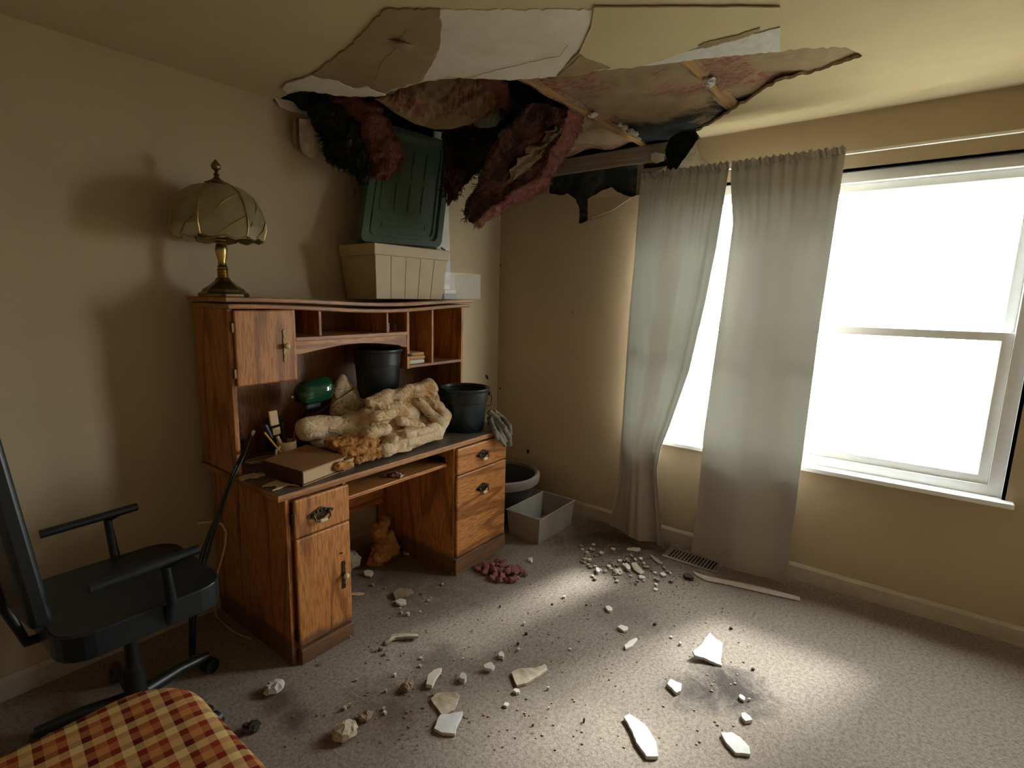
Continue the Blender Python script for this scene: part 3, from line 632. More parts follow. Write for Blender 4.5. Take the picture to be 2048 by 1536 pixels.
e0 = [ay(958,158,-.74), ay(968,172,-.75), ay(985,188,-.76), ay(992,205,-.75), ay(985,222,-.73)]
part('torn_end', sheet(e0, e1, 24, 12, (.03, .04, .01), .012, .014), 'pink_fibre', root, 80)
o = part('loose_fibre', tufts(e1, 120, .022, 21), 'pink_fibre', root); o['kind'] = 'stuff'
# brown shreds behind the lid
sl_ = [(886,258,-.34),(893,290,-.35),(893,330,-.36),(890,372,-.37),(893,402,-.37)]
sr_ = [(985,262,-.60),(975,300,-.58),(962,340,-.52),(930,362,-.44),(912,392,-.40)]
S3, U3 = [ay(*p) for p in sl_], [ay(*p) for p in sr_]
root = thing('hanging_insulation', 'shredded dark brown insulation hanging between the green lid and the big pink batt', 'insulation', tuple(S3[-1]))
part('shredded_mass', sheet(S3, U3, 36, 24, (.04, .05, 0), .03, .024), 'ragged_fibre', root, 80)
o = part('loose_fibre', tufts(S3+list(reversed(U3)), 240, .035, 22, .0026), 'ragged_fibre', root); o['kind'] = 'stuff'
dm = [(900,262,-.40),(940,262,-.50),(985,250,-.62),(1010,240,-.70)]; dn = [(905,330,-.42),(935,340,-.50),(965,330,-.60),(985,300,-.68)]
part('mouldy_mass', sheet([ay(*p) for p in dm], [ay(*p) for p in dn], 24, 16, (.03, .04, 0), .025, .02), 'mould_black', root, 80)

# ------------------------------------------------------------------ desk
DL, DR, DF, DZ = -2.252, -.737, -.682, .76
desk = thing('writing_desk', 'oak pedestal desk with a dusty dark top and brass pulls', 'desk', (-1.5, -.35, 0))
part('desktop', MB().box(DL, DR, DF+.004, -.015, DZ-.024, DZ), 'desktop_laminate', desk, bevel=.003)
part('edge_band', MB().box(DL, DR, DF, DF+.006, DZ-.026, DZ-.001), 'oak_edge', desk, bevel=.002)
part('edge_band', MB().box(DL-.002, DL+.004, DF, -.015, DZ-.026, DZ-.001), 'oak_deep', desk, bevel=.002)
FB = -.662   # carcass front
def pedestal(x0, x1):
    part('side_panel', MB().box(x0, x0+.017, FB, -.03, 0, DZ-.026), 'oak_wet_upright', desk, bevel=.0015)
    part('side_panel', MB().box(x1-.017, x1, FB, -.03, 0, DZ-.026), 'oak_wet_upright', desk, bevel=.0015)
    part('carcass', MB().box(x0+.018, x1-.018, FB+.012, -.04, .02, DZ-.03), 'oak_back', desk)
P0, P1, P2, P3 = -2.215, -1.928, -1.232, -.787
pedestal(P0, P1); pedestal(P2, P3)
part('plinth', MB().box(P0+.028, P1+.004, FB-.026, FB, 0, .070), 'oak_wet_flat', desk, bevel=.004)
part('plinth', MB().box(P2-.002, P3+.004, FB-.026, FB, 0, .095), 'oak_wet_flat', desk, bevel=.004)
part('keyboard_tray', MB().box(P1+.012, P2-.012, -.625, -.20, .622, .640), 'oak_flat', desk, bevel=.003)
part('tray_rail', MB().box(P1+.001, P1+.011, -.60, -.2, .630, .665), 'black_metal', desk); part('tray_rail', MB().box(P2-.011, P2-.001, -.60, -.2, .630, .665), 'black_metal', desk)
part('modesty_panel', MB().box(P1, P2, -.075, -.060, .27, DZ-.026), 'oak_flat', desk)
def bail_pull(x, z, y, parent, s=1.0):
    out = []
    for k in range(48):
        th = 2*math.pi*k/48; a = abs(math.cos(th))
        rx = .046*s*(1+.06*math.cos(6*th)); rz = .017*s*(1+.30*math.cos(4*th)*(1-a*.5))
        out.append((x+rx*math.cos(th), y, z+rz*math.sin(th)))
    pl_ = part('pull_plate', MB().slab(out, (0, -.004, 0)), 'aged_brass', parent, bevel=.001)
    mb = MB()
    for q in (-.028, .028): mb.ball((x+q*s, y-.008, z-.001), .0075*s, 10)
    for q in (-.014, 0, .014): mb.ball((x+q*s, y-.005, z+.008*s), .005*s, 8)
    mb.tube([(x-.028*s, y-.014, z), (x-.027*s, y-.020, z-.014*s), (x-.016*s, y-.022, z-.020*s), (x+.016*s, y-.022, z-.020*s), (x+.027*s, y-.020, z-.014*s), (x+.028*s, y-.014, z)], .003*s, 8)
    part('bail', mb, 'aged_brass', parent, 50)
    part('grip', MB().capsule((x-.009*s, y-.022, z-.020*s), (x+.009*s, y-.022, z-.020*s), .0065*s, n=10), 'cream_ceramic', parent, 60, label='cream ceramic grip')
def knob_plate(x, z, y, parent, hgt=.135, mat='dull_brass'):
    out = []
    L = [(t/20) for t in range(21)]
    wv = lambda t: .0055+.0035*abs(math.sin(t*math.pi*5))+.003*math.exp(-((t-.5)/.1)**2)
    out = [(x-wv(t), y, z-hgt/2+hgt*t) for t in L]+[(x+wv(t), y, z-hgt/2+hgt*t) for t in reversed(L)]
    part('knob_plate', MB().slab(out, (0, -.004, 0)), mat, parent, bevel=.001)
    mb = MB().tube([(x, y-.003, z), (x, y-.014, z)], [.010, .006], 12); part('knob_stem', mb, mat, parent, 50)
    part('knob', MB().ball((x, y-.022, z), .0135, 14, (1, .85, 1)), 'cream_ceramic', parent, 80, label='cream ceramic knob')
# left pedestal: one door with a false drawer front
def front(name, x0, x1, z0, z1, mat, parent, y0=FB-.002, th=.019):
    return part(name, MB().box(x0, x1, y0-th, y0, z0, z1), mat, parent, bevel=.007)
dr = front('door', P0+.026, P1+.003, .080, .555, 'oak_wet_upright', desk)
front('false_drawer_front', P0+.026, P1+.003, .560, .722, 'oak_upright', dr)
bail_pull(-2.072, .638, FB-.0215, dr, 1.3); knob_plate(-1.967, .318, FB-.0215, dr, .13, 'aged_brass')
part('keyhole', MB().lathe([(0, 0), (.008, 0), (.008, .004), (.003, .005), (0, .003)], (-1.977, FB-.0215, .421), 12), 'dull_brass', dr)
for z in (.645, .135): part('hinge', MB().box(P0+.014, P0+.026, FB-.018, FB-.001, z-.024, z+.024), 'hinge_metal', dr, bevel=.002)
d1 = front('drawer', P2+.010, P3+.002, .578, .724, 'oak_flat', desk); bail_pull(-1.012, .655, FB-.0215, d1, 1.25)
d2 = front('drawer', P2+.010, P3+.002, .104, .572, 'oak_flat', desk); bail_pull(-1.008, .457, FB-.0215, d2, 1.25)
# moisture bloom left on plinths
# ------------------------------------------------------------------ hutch
HF = -.342
hutch = thing('desk_hutch', 'oak desk hutch with pigeonholes, an arched valance and a sagging top', 'hutch', (-1.5, -.18, DZ))
def sag(x):
    t = (x+2.25)/1.5; t = min(1, max(0, t)); return -.026*math.sin(math.pi*t**1.15)**2
def sagboard(x0, x1, y0, y1, z0, z1, k=1.0, n=30, gap=0):
    rows = []
    pts = []
    for i in range(n+1):
        x = x0+(x1-x0)*i/n; s_ = sag(x)*k
        pts.append([(x, y0, z0+s_), (x, y1, z0+s_), (x, y1, z1+s_), (x, y0, z1+s_)])
    vs = [p for r_ in pts for p in r_]; fs = [(i*4+j, i*4+(j+1) % 4, (i+1)*4+(j+1) % 4, (i+1)*4+j) for i in range(n) for j in range(4)]
    fs += [(3, 2, 1, 0), tuple(n*4+j for j in range(4))]; return MB().add(vs, fs)
part('side_panel', MB().box(-2.243, -2.222, HF, -.025, DZ, 1.466), 'oak_upright', hutch, bevel=.002)
part('side_panel', MB().box(-.818, -.798, HF, -.025, DZ, 1.466), 'oak_upright', hutch, bevel=.002)
part('back_panel', MB().box(-2.222, -.818, -.034, -.026, DZ, 1.445), 'oak_back', hutch)
part('top_board', sagboard(-2.262, -.745, HF-.034, -.02, 1.494, 1.513, .80), 'oak_edge', hutch, bevel=.004)
part('crown_molding', sagboard(-2.248, -.762, HF-.022, -.03, 1.466, 1.486, 1.0), 'oak_edge', hutch, bevel=.005)
hd = part('door', MB().box(-2.226, -1.962, HF-.019, HF-.001, 1.146, 1.460), 'oak_upright', hutch, bevel=.006)
knob_plate(-2.008, 1.304, HF-.0195, hd, .145, 'dull_brass')
for z in (1.39, 1.20): part('hinge', MB().box(-2.236, -2.226, HF-.016, HF, z-.020, z+.020), 'dull_brass', hd, bevel=.002)
part('cabinet_floor', MB().box(-2.222, -1.945, HF+.001, -.035, 1.146, 1.162), 'oak_flat', hutch)
def divider(x, z0, z1, w_=.015): part('divider', MB().box(x-w_/2, x+w_/2, HF, -.035, z0, z1+sag(x)), 'oak_upright', hutch, bevel=.0015)
divider(-1.949, 1.146, 1.465, .018); divider(-1.811, 1.338, 1.465, .013); divider(-1.403, 1.334, 1.465, .013); divider(-1.256, 1.130, 1.465, .018); divider(-1.066, 1.148, 1.465, .014)
part('shelf', MB().box(-1.942, -1.264, HF-.002, -.035, 1.318, 1.336), 'oak_edge', hutch, bevel=.002)
part('shelf', MB().box(-1.249, -.818, HF-.002, -.035, 1.133, 1.149), 'oak_edge', hutch, bevel=.002)
vx0, vx1 = -1.940, -1.266
arch = [(vx0, 1.260), (-1.90, 1.262)] + [(x, 1.262+.028*math.sin(math.pi*(x+1.90)/.595)) for x in np.linspace(-1.89, -1.315, 22)] + [(-1.305, 1.256), (vx1, 1.252), (vx1, 1.317), (vx0, 1.317)]
part('valance', MB().slab([(x, HF+.002, z) for x, z in arch], (0, .016, 0)), 'oak_flat', hutch)

# ------------------------------------------------------------------ on top of the hutch
HT = 1.513
# brass touch lamp with curved glass panels
lx, ly = -2.178, -.19; lz = HT-.001
lamp = thing('table_lamp', 'brass table lamp with curved frosted glass panels on the hutch top', 'lamp', (lx, ly, lz))
sq = [(.100, 0), (.100, .014), (.088, .020), (.082, .032), (.055, .048), (.034, .066), (.024, .082)]
part('base', MB().lathe(sq, (lx, ly, lz), 8, rot=math.pi/8), 'dull_brass', lamp, bevel=.003)
pf = [(.024,.082),(.020,.086),(.024,.092),(.019,.097),(.024,.103),(.019,.108),(.024,.114),(.019,.119),(.022,.125),(.017,.132),(.016,.150),(.022,.175),(.025,.195),(.022,.212),(.017,.220),(.022,.226),(.018,.232),(.022,.238),(.018,.245),(.024,.252),(.020,.275),(.008,.285),(.006,.44),(.006,.46)]
part('stem', MB().lathe(pf, (lx, ly, lz), 16), 'brass', lamp, 50)
fin = [(.006,.455),(.045,.458),(.048,.464),(.030,.472),(.014,.482),(.008,.492),(.013,.497),(.007,.503),(.006,.512),(.016,.520),(.019,.530),(.016,.540),(.009,.547),(.004,.556),(0,.558)]
part('finial', MB().lathe(fin, (lx, ly, lz), 14), 'dull_brass', lamp, 50)
prof = [(.052, .455), (.095, .445), (.135, .415), (.162, .37), (.178, .32), (.180, .285), (.168, .245)]
NP = 6
def lp(th, k, f=1.0):
    r_, z = prof[k]; return Vector((lx+r_*f*math.cos(th), ly+r_*f*math.sin(th), lz+z))
for i in range(NP):
    a0, a1 = 2*math.pi*i/NP-.35, 2*math.pi*(i+1)/NP-.35; rows = []
    for k in range(len(prof)):
        e0, e1 = lp(a0+.02, k), lp(a1-.02, k)
        dz = 0
        rows.append([e0.lerp(e1, j/8)+Vector((math.cos((a0+a1)/2), math.sin((a0+a1)/2), 0))*.012*math.sin(math.pi*j/8)+Vector((0, 0, (-.012*math.sin(math.pi*2*j/8)**2 if k == len(prof)-1 else 0))) for j in range(9)])
    gp = part('glass_panel', MB().thick(rows, (0, 0, -.003)), 'frosted_glass', lamp, 60)
    part('rib', MB().tube([lp(a0, k, 1.01) for k in range(len(prof))], .004, 8), 'brass', lamp, 50)
    c0, c1 = lp(a0, 1).lerp(lp(a1, 1), .5), None
    mid = lambda k, t: lp(a0+.02, k).lerp(lp(a1-.02, k), t)+Vector((math.cos((a0+a1)/2), math.sin((a0+a1)/2), 0))*(.012*math.sin(math.pi*t)+.003)
    for (t0, k0, t1, k1) in ((.98, 2, .05, 5), (.98, 4, .35, 6)):
        part('lead_line', MB().tube([mid(k0, t0), mid((k0+k1)//2, (t0+t1)/2), mid(k1, t1)], .0022, 6), 'brass', gp, 50)
    part('lower_rim', MB().tube([mid(6, t_)+Vector((0, 0, -.004-.010*math.sin(2*math.pi*t_)**2)) for t_ in np.linspace(0, 1, 9)], .003, 6), 'brass', lamp, 50)
for i in range(3):
    th = 2*math.pi*i/3-.35; d = Vector((math.cos(th), math.sin(th), 0)); c = Vector((lx, ly, lz))
    part('arm', MB().tube([c+Vector((0,0,.262)), c+d*.05+Vector((0,0,.252)), c+d*.11+Vector((0,0,.250)), c+d*.15+Vector((0,0,.262)), c+d*.166+Vector((0,0,.285))], .0045, 8), 'brass', lamp, 50)

# tan storage bin with grooved boards
def bin_pt(sx, sy, t, x0, x1, y0, y1, tp):
    return Vector((x0-tp*t if sx < 0 else x1+tp*t, y0-tp*t if sy < 0 else y1+tp*t, 0))
bx0, bx1, by0, by1, bz0, bz1 = -1.440, -.945, -.300, -.045, 1.5115, 1.792
tub = thing('storage_bin', 'tan plastic storage bin with grooved sides on the hutch top', 'storage bin', ((bx0+bx1)/2, (by0+by1)/2, bz0))
def frustum(mb, x0, x1, y0, y1, z0, z1, g):
    return mb.add([(x0,y0,z0),(x1,y0,z0),(x1,y1,z0),(x0,y1,z0),(x0-g,y0-g,z1),(x1+g,y0-g,z1),(x1+g,y1+g,z1),(x0-g,y1+g,z1)],
                  [(0,3,2,1),(4,5,6,7),(0,1,5,4),(1,2,6,5),(2,3,7,6),(3,0,4,7)])
part('body', frustum(MB(), bx0+.004, bx1-.004, by0+.004, by1-.004, bz0, bz1-.01, .026), 'tan_plastic', tub)
nb = 5; g = .026
for i in range(nb):   # proud boards on the front with recessed grooves between
    a, b = bx0+(bx1-bx0)*i/nb, bx0+(bx1-bx0)*(i+1)/nb
    at, bt = bx0-g+(bx1-bx0+2*g)*i/nb, bx0-g+(bx1-bx0+2*g)*(i+1)/nb
    zt = bz1-.055; f_ = (zt-bz0)/(bz1-bz0-.01)
    aT, bT = a+(at-a)*f_, b+(bt-b)*f_
    m_ = MB().add([(a+.0015,by0,bz0),(b-.0015,by0,bz0),(bT-.0015,by0-g*f_,zt),(aT+.0015,by0-g*f_,zt),(a+.0015,by0+.008,bz0),(b-.0015,by0+.008,bz0),(bT-.0015,by0-g*f_+.008,zt),(aT+.0015,by0-g*f_+.008,zt)],
                  [(0,1,2,3),(7,6,5,4),(0,4,5,1),(1,5,6,2),(2,6,7,3),(3,7,4,0)])
    part('board', m_, 'tan_plastic', tub, bevel=.001)
part('rim', frustum(MB(), bx0-.030, bx1+.030, by0-.030, by1+.010, bz1-.058, bz1, .003), 'tan_plastic', tub, bevel=.004)
# green tote lid standing on the bin
c_bl, c_br, c_tr = ay(716, 484, -.215), ay(878, 496, -.215), ay(901, 288, -.10)
zb = bz1+.001
ux = (c_br-c_bl); wdt = ux.length
vy = c_tr-c_br; c_tl = c_bl+vy
lid = thing('tote_lid', 'green plastic tote lid standing on end on the tan storage bin', 'lid', tuple((c_bl+c_br)/2))
nrm = ux.cross(vy).normalized()
if nrm.dot(CAM-c_bl) < 0: nrm = -nrm
def LP(s, t, d=0): return c_bl+ux*s+vy*t+nrm*d
def rrect(s0, s1, t0, t1, r_, n=5):
    o = []
    for (cx_, cy_, a0) in ((s1-r_, t1-r_, 0), (s0+r_, t1-r_, 90), (s0+r_, t0+r_, 180), (s1-r_, t0+r_, 270)):
        for k in range(n+1):
            a = math.radians(a0+90*k/n); o.append((cx_+r_*math.cos(a), cy_+r_*math.sin(a)))
    return o
part('plate', MB().slab([LP(s, t, -.02) for s, t in rrect(0, 1, 0, 1, .06)], nrm*.022), 'green_tote_plastic', lid)
part('rim', MB().slab([LP(s, t, -.028) for s, t in rrect(0, 1, 0, 1, .06)], nrm*.048, [[LP(s, t, -.028) for s, t in rrect(.075, .925, .05, .95, .05)]]), 'green_tote_plastic', lid, bevel=.005)
part('inner_rim', MB().slab([LP(s, t, .0) for s, t in rrect(.10, .90, .07, .93, .05)], nrm*.010, [[LP(s, t, .0) for s, t in rrect(.13, .87, .09, .91, .04)]]), 'green_tote_plastic', lid, bevel=.003)
for r_ in range(2):
    for k in range(4):
        s0 = .17+.17*k; t0 = .28+.30*r_
        part('panel', MB().slab([LP(s, t, .0) for s, t in rrect(s0, s0+.13, t0, t0+.26, .02)], nrm*.008), 'green_tote_plastic', lid, bevel=.003)
part('handle_slot', MB().slab([LP(s, t, .0) for s, t in rrect(.22, .78, .13, .19, .012)], nrm*.006, [[LP(s, t, .0) for s, t in rrect(.235, .765, .14, .18, .01)]]), 'green_tote_plastic', lid)
# white board leaning in the corner of the hutch top
wbp = [ay(u, v, y) for u, v, y in ((868,262,-.035),(893,265,-.035),(903,545,-.050),(876,545,-.050))]
wbp[2].z = wbp[3].z = HT+.002
solo('shelf_board', MB().slab(wbp, (0, .014, 0)), 'white_melamine', 'white narrow shelf board leaning on the wall behind the green lid', 'board', bevel=.002)
solo('black_clip', MB().capsule(ay(883,496,-.075), ay(889,501,-.075), .006, .009), 'black_plastic', 'small black plastic clip on the white board beside the tan bin', 'clip', smooth=60)
# clear plastic box overhanging the end
kx0, kx1, ky0, ky1, kz0, kz1 = -.908, -.570, -.285, -.065, HT+.001, 1.668
kb = thing('clear_box', 'clear plastic box overhanging the right end of the hutch top', 'box', ((kx0+kx1)/2, (ky0+ky1)/2, kz0))
for nm, b in (('bottom', (kx0, kx1, ky0, ky1, kz0, kz0+.003)), ('wall', (kx0, kx1, ky0, ky0+.003, kz0, kz1)), ('wall', (kx0, kx1, ky1-.003, ky1, kz0, kz1)), ('wall', (kx0, kx0+.003, ky0, ky1, kz0, kz1)), ('wall', (kx1-.003, kx1, ky0, ky1, kz0, kz1))):
    part(nm, MB().box(*b), 'clear_plastic', kb)
part('rim', MB().slab([(kx0-.004,ky0-.004,kz1),(kx1+.004,ky0-.004,kz1),(kx1+.004,ky1+.004,kz1),(kx0-.004,ky1+.004,kz1)], (0,0,.005), [[(kx0+.003,ky0+.003,kz1),(kx1-.003,ky0+.003,kz1),(kx1-.003,ky1-.003,kz1),(kx0+.003,ky1-.003,kz1)]]), 'clear_plastic', kb)
dv = thing('white_device', 'white plastic device lying inside the clear box', 'device', (-.82, -.19, kz0+.003))
part('bar', MB().box(-.90, -.725, -.215, -.165, kz0+.030, kz0+.056), 'white_plastic', dv, bevel=.004)
part('hood', MB().slab([(-.87,-.205,kz0+.057),(-.765,-.205,kz0+.057),(-.775,-.205,kz0+.092),(-.85,-.205,kz0+.097)], (0,.04,0)), 'white_plastic', dv, bevel=.006)
part('base', MB().box(-.895, -.73, -.225, -.155, kz0+.0035, kz0+.030), 'grey_card', dv)

# ------------------------------------------------------------------ in the hutch
def bucket(name, c, rb, rt, h, mat, label, bail=True):
    b = thing(name, label, 'bucket', c); cx_, cy_, cz_ = c
    part('body', MB().lathe([(0, 0), (rb, 0), (rb+.004, .01), (rb+(rt-rb)*.66, h*.68), (rb+(rt-rb)*.70+.004, h*.69), (rt*.985, h*.93), (rt-.010, h*.93), (rb-.004, .012), (0, .008)], c, 40), mat, b, 40)
    part('rim', MB().lathe([(rt-.010, h*.93), (rt+.002, h*.93), (rt+.008, h*.96), (rt+.006, h), (rt-.004, h), (rt-.012, h*.95)], c, 40, ring=True), mat, b, 50)
    if bail:
        e = Vector((.72, -.69, 0)); e2 = Vector((-.72, .69, 0)); c = Vector(c)
        for d in (e, e2):
            part('ear', MB().box(*sum([[ (c+d*(rt+.006))[q]-.009, (c+d*(rt+.006))[q]+.009] for q in range(2)], []), cz_+h*.80, cz_+h*.88), mat, b, bevel=.002)
        pth = [c+e*(rt+.012)+Vector((0,0,h*.84)), c+e*(rt+.028)+Vector((0,0,h*.70))+Vector((.01,.02,0)), c+e*(rt+.022)+Vector((.05,.05,h*.50)), c+Vector((rt+.012, .02, h*.42)), c+Vector((rt*.6+.02, rt*.85, h*.5)), c+e2*(rt+.014)+Vector((0,0,h*.84))]
        part('bail_wire', MB().tube(pth, .0022, 6), 'hinge_metal', b, 50)
    return b
bucket('bucket', (-1.408, -.262, .985), .104, .128, .262, 'black_plastic', 'black bucket perched on the bedding under the hutch valance', False)
bucket('bucket', (-.962, -.500, DZ), .112, .142, .252, 'green_black_plastic', 'black bucket with a wire bail at the right end of the desk')
tc_ = thing('folded_cloth', 'folded tan cloth on top of the white one on the hutch shelf', 'cloth', (-1.19, -.27, 1.168))
part('fold', MB().box(-1.238, -1.118, -.335, -.215, 1.176, 1.196), 'tan_cloth', tc_, bevel=.009); part('fold', MB().box(-1.238, -1.122, -.332, -.215, 1.197, 1.214), 'tan_cloth', tc_, bevel=.008)
solo('folded_cloth', MB().box(-1.24, -1.122, -.335, -.215, 1.150, 1.175), 'white_cloth', 'folded white cloth lying directly on the hutch shelf under the tan one', 'cloth', bevel=.009)
solo('hook', MB().capsule((-1.262, HF-.010, 1.207), (-1.245, HF-.010, 1.207), .007), 'black_plastic', 'black hook on the divider beside the folded cloths', 'hook', smooth=60)
gb = thing('small_carton', 'small grey carton in the pigeonhole above the black bucket', 'carton', (-1.37, -.27, 1.337))
part('carton_body', MB().box(-1.393, -1.352, -.30, -.24, 1.337, 1.385), 'grey_card', gb, bevel=.003); part('carton_label', MB().box(-1.388, -1.362, -.302, -.300, 1.352, 1.372), 'white_plastic', gb)
mt = thing('metal_pin', 'thin metal spike standing in the pigeonhole beside the grey carton', 'spike', (-1.305, -.29, 1.337))
part('shaft', MB().tube([(-1.305, -.29, 1.337), (-1.305, -.29, 1.378)], .0022, 8), 'dull_brass', mt, 50); part('foot', MB().lathe([(0,0),(.012,0),(.010,.004),(0,.006)], (-1.305,-.29,1.337), 12), 'dull_brass', mt); part('bar', MB().tube([(-1.312,-.29,1.374),(-1.298,-.29,1.374)], .0022, 8), 'dull_brass', mt)

# ------------------------------------------------------------------ on the desk
# banker's lamp
bl = thing('bankers_lamp', 'desk lamp with a green glass shade at the left of the desk', 'lamp', (-1.80, -.13, DZ))
g0, g1 = ay(592, 792, -.25), ay(662, 774, -.25); axd = (g1-g0).normalized(); pv = Vector((0, -1, 0)); upv = Vector((0, 0, 1))
rows = []
nl = 26
for i in range(nl+1):
    t = i/nl; q = 2*t-1; r_ = .062*(max(0, 1-abs(q)**5))**.5; r_ = max(r_, .012)
    c = g0.lerp(g1, t); rows.append([c+(pv*math.cos(a)+upv*math.sin(a)*1.06)*r_ for a in np.linspace(math.radians(-48), math.radians(228), 26)])
sh_ = part('shade', MB().grid(rows), 'green_glass', bl, 60); sm = sh_.modifiers.new('shell', 'SOLIDIFY'); sm.thickness = .003
part('knob', MB().capsule(g0-axd*.012, g0-axd*.022, .006, .009), 'brass', bl, 60)
part('socket', MB().capsule(g0.lerp(g1, .3), g0.lerp(g1, .7), .014), 'dull_brass', bl, 60)
sc0 = g0.lerp(g1, .45)
part('stem', MB().tube([(sc0.x, -.13, DZ+.02), (sc0.x, -.15, .90), (sc0.x, -.235, sc0.z-.045), sc0], .008, 10), 'black_metal', bl, 50)
part('yoke', MB().box(sc0.x-.045, sc0.x+.045, -.262, -.222, sc0.z-.085, sc0.z-.045), 'black_metal', bl, bevel=.01)
part('base', MB().lathe([(0,0),(.078,0),(.078,.012),(.055,.02),(.015,.026),(0,.028)], (sc0.x, -.13, DZ), 28), 'black_metal', bl, 40)

# comforter: rolls and folds merged into one cloth
def C_(mb, u0, v0, y0, u1, v1, y1, r0, r1=None, bend=None): return mb.capsule(ay(u0, v0, y0), ay(u1, v1, y1), r0, r1, bend=bend)
mb = MB()
C_(mb, 614,858,-.34, 725,848,-.38, .052, .062)                       # long roll at the left
C_(mb, 640,880,-.33, 735,880,-.40, .040, .046)
mb.ball(ay(768,846,-.40), .082, 16, (1.15, .95, 1.0))                    # middle lobe
C_(mb, 745,842,-.43, 824,826,-.45, .080, .046); C_(mb, 735,862,-.44, 790,848,-.46, .055, .055)
C_(mb, 738,800,-.42, 858,775,-.45, .028, .054)                       # top ridge widening to the right
C_(mb, 745,818,-.40, 850,808,-.44, .042, .040); C_(mb, 742,806,-.46, 806,818,-.49, .022, .030); C_(mb, 752,832,-.50, 826,822,-.505, .030, .020); C_(mb, 738,868,-.52, 772,858,-.53, .030, .026); C_(mb, 800,842,-.535, 846,850,-.56, .022, .020)
C_(mb, 862,794,-.46, 888,834,-.52, .042, .046); C_(mb, 888,836,-.52, 868,868,-.56, .048, .056)   # right outer loop
mb.ball(ay(842,862,-.46), .080, 16, (1.1, .9, .85))
C_(mb, 785,890,-.55, 866,867,-.555, .060, .066, (0, 0, .006)); C_(mb, 812,868,-.60, 862,858,-.60, .018, .022)          # low front lobe
C_(mb, 722,884,-.47, 815,860,-.49, .036, .030)                       # narrow band between
C_(mb, 770,905,-.58, 805,903,-.585, .044, .040)
mb.capsule((-1.58,-.26,.83), (-1.15,-.26,.83), .06, .07); mb.capsule((-1.54,-.25,.865), (-1.2,-.25,.865), .06, .06); mb.capsule((-1.70,-.42,.82), (-1.15,-.46,.82), .065, .065)
floor_at(mb, DZ+.014)
cf = solo('comforter', mb, 'comforter_cloth', 'cream comforter bundled in thick stained folds across the desk', 'comforter')
soften(cf, .0062, 1, ((.13, .022), (.05, .005)))
tx = texture('cloth_fold', .15, 'MARBLE'); tx.turbulence = 6; tx.marble_type = 'SHARP'; tx.noise_depth = 1
dm_ = cf.modifiers.new('fold', 'DISPLACE'); dm_.texture = tx; dm_.strength = .021; dm_.mid_level = .6; dm_.texture_coords = 'LOCAL'
dm_ = cf.modifiers.new('relax', 'SMOOTH'); dm_.factor = .5; dm_.iterations = 1
mb = MB(); C_(mb, 836,802,-.47, 880,846,-.555, .024, .034)
soften(part('lining', mb, 'floral_cloth', cf, label='printed floral lining'), .006, 2, ((.05, .012),))
# floral pillow standing behind
pc = [ay(683,745,-.19), ay(712,782,-.20), ay(722,812,-.27), ay(720,838,-.28), ay(662,836,-.27), ay(666,785,-.22)]
mb = MB(); cc_ = sum(pc, Vector())/6
for a, b in zip(pc, pc[1:]+pc[:1]): mb.capsule(a.lerp(cc_, .22), b.lerp(cc_, .22), .026)
for a in pc: mb.capsule(a.lerp(cc_, .12), cc_, .014, .042)
pw = solo('floral_pillow', mb, 'floral_cloth', 'small floral print pillow propped on its corner behind the comforter', 'pillow'); soften(pw, .006, 4, ((.07, .012),))
# stained towel in front
mb = MB()
C_(mb, 668,890,-.50, 745,884,-.53, .028, .032); C_(mb, 690,905,-.55, 762,900,-.57, .030, .028); C_(mb, 676,934,-.625, 700,930,-.62, .020, .018); C_(mb, 715,922,-.60, 752,914,-.60, .024, .022)
C_(mb, 657,884,-.47, 690,880,-.48, .020, .024); mb.capsule((-1.80,-.57,.785), (-1.66,-.58,.785), .024, .024)
floor_at(mb, DZ+.014)
tw = solo('stained_towel', mb, 'stained_towel_cloth', 'brown rust-stained towel crumpled behind the large book', 'towel'); soften(tw, .0055, 2, ((.030, .026), (.012, .012)))
solo('wood_splinter', MB().tube([ay(762,798,-.445), ay(770,806,-.47), ay(780,814,-.48)], [.006, .007, .005], 4), 'paper', 'pale wood splinter lying on top of the comforter', 'splinter')
# books
bk = thing('large_book', 'large thick brown book lying flat near the left front of the desk', 'book', (-2.0, -.5, DZ))
q0, q1, q2, q3 = [az(u, v, DZ+.001) for u, v in ((530,948),(607,972),(690,940),(615,915))]
def bookpart(nm, z0, z1, ins, mat, parent, sub=None):
    cen = (q0+q1+q2+q3)/4; P = [cen+(p-cen)*(1+ins) for p in (q0, q1, q2, q3)]
    return part(nm, MB().slab([Vector((p.x, p.y, DZ+z0)) for p in P], (0, 0, z1-z0)), mat, parent, bevel=.0015)
bookpart('cover', .001, .006, .04, 'book_cover', bk); bookpart('page_block', .0065, .058, -.03, 'pages', bk); bookpart('cover', .0585, .064, .04, 'book_cover', bk)
ed = (q1-q0); sp = [q0, q1]; nv = Vector((ed.y, -ed.x, 0)).normalized()
if nv.dot(q3-q0) > 0: nv = -nv
part('spine', MB().slab([Vector((p.x, p.y, DZ+.001)) for p in (q0-ed*.02, q1+ed*.02, q1+ed*.02+nv*.008, q0-ed*.02+nv*.008)], (0, 0, .063)), 'book_spine', bk, bevel=.003)
b2 = thing('thin_book', 'thin brown book tucked behind the right end of the large book', 'book', (-1.8, -.45, DZ))
r0, r1, r2, r3 = [az(u, v, DZ+.03) for u, v in ((664,920),(682,932),(708,921),(688,909))]
for nm, z0, z1, mt_ in (('cover', .020, .024, 'book_cover'), ('page_block', .0245, .042, 'pages'), ('cover', .0425, .046, 'book_cover')):
    part(nm, MB().slab([Vector((p.x, p.y, DZ+z0)) for p in (r0, r1, r2, r3)], (0, 0, z1-z0)), mt_, b2, bevel=.001)
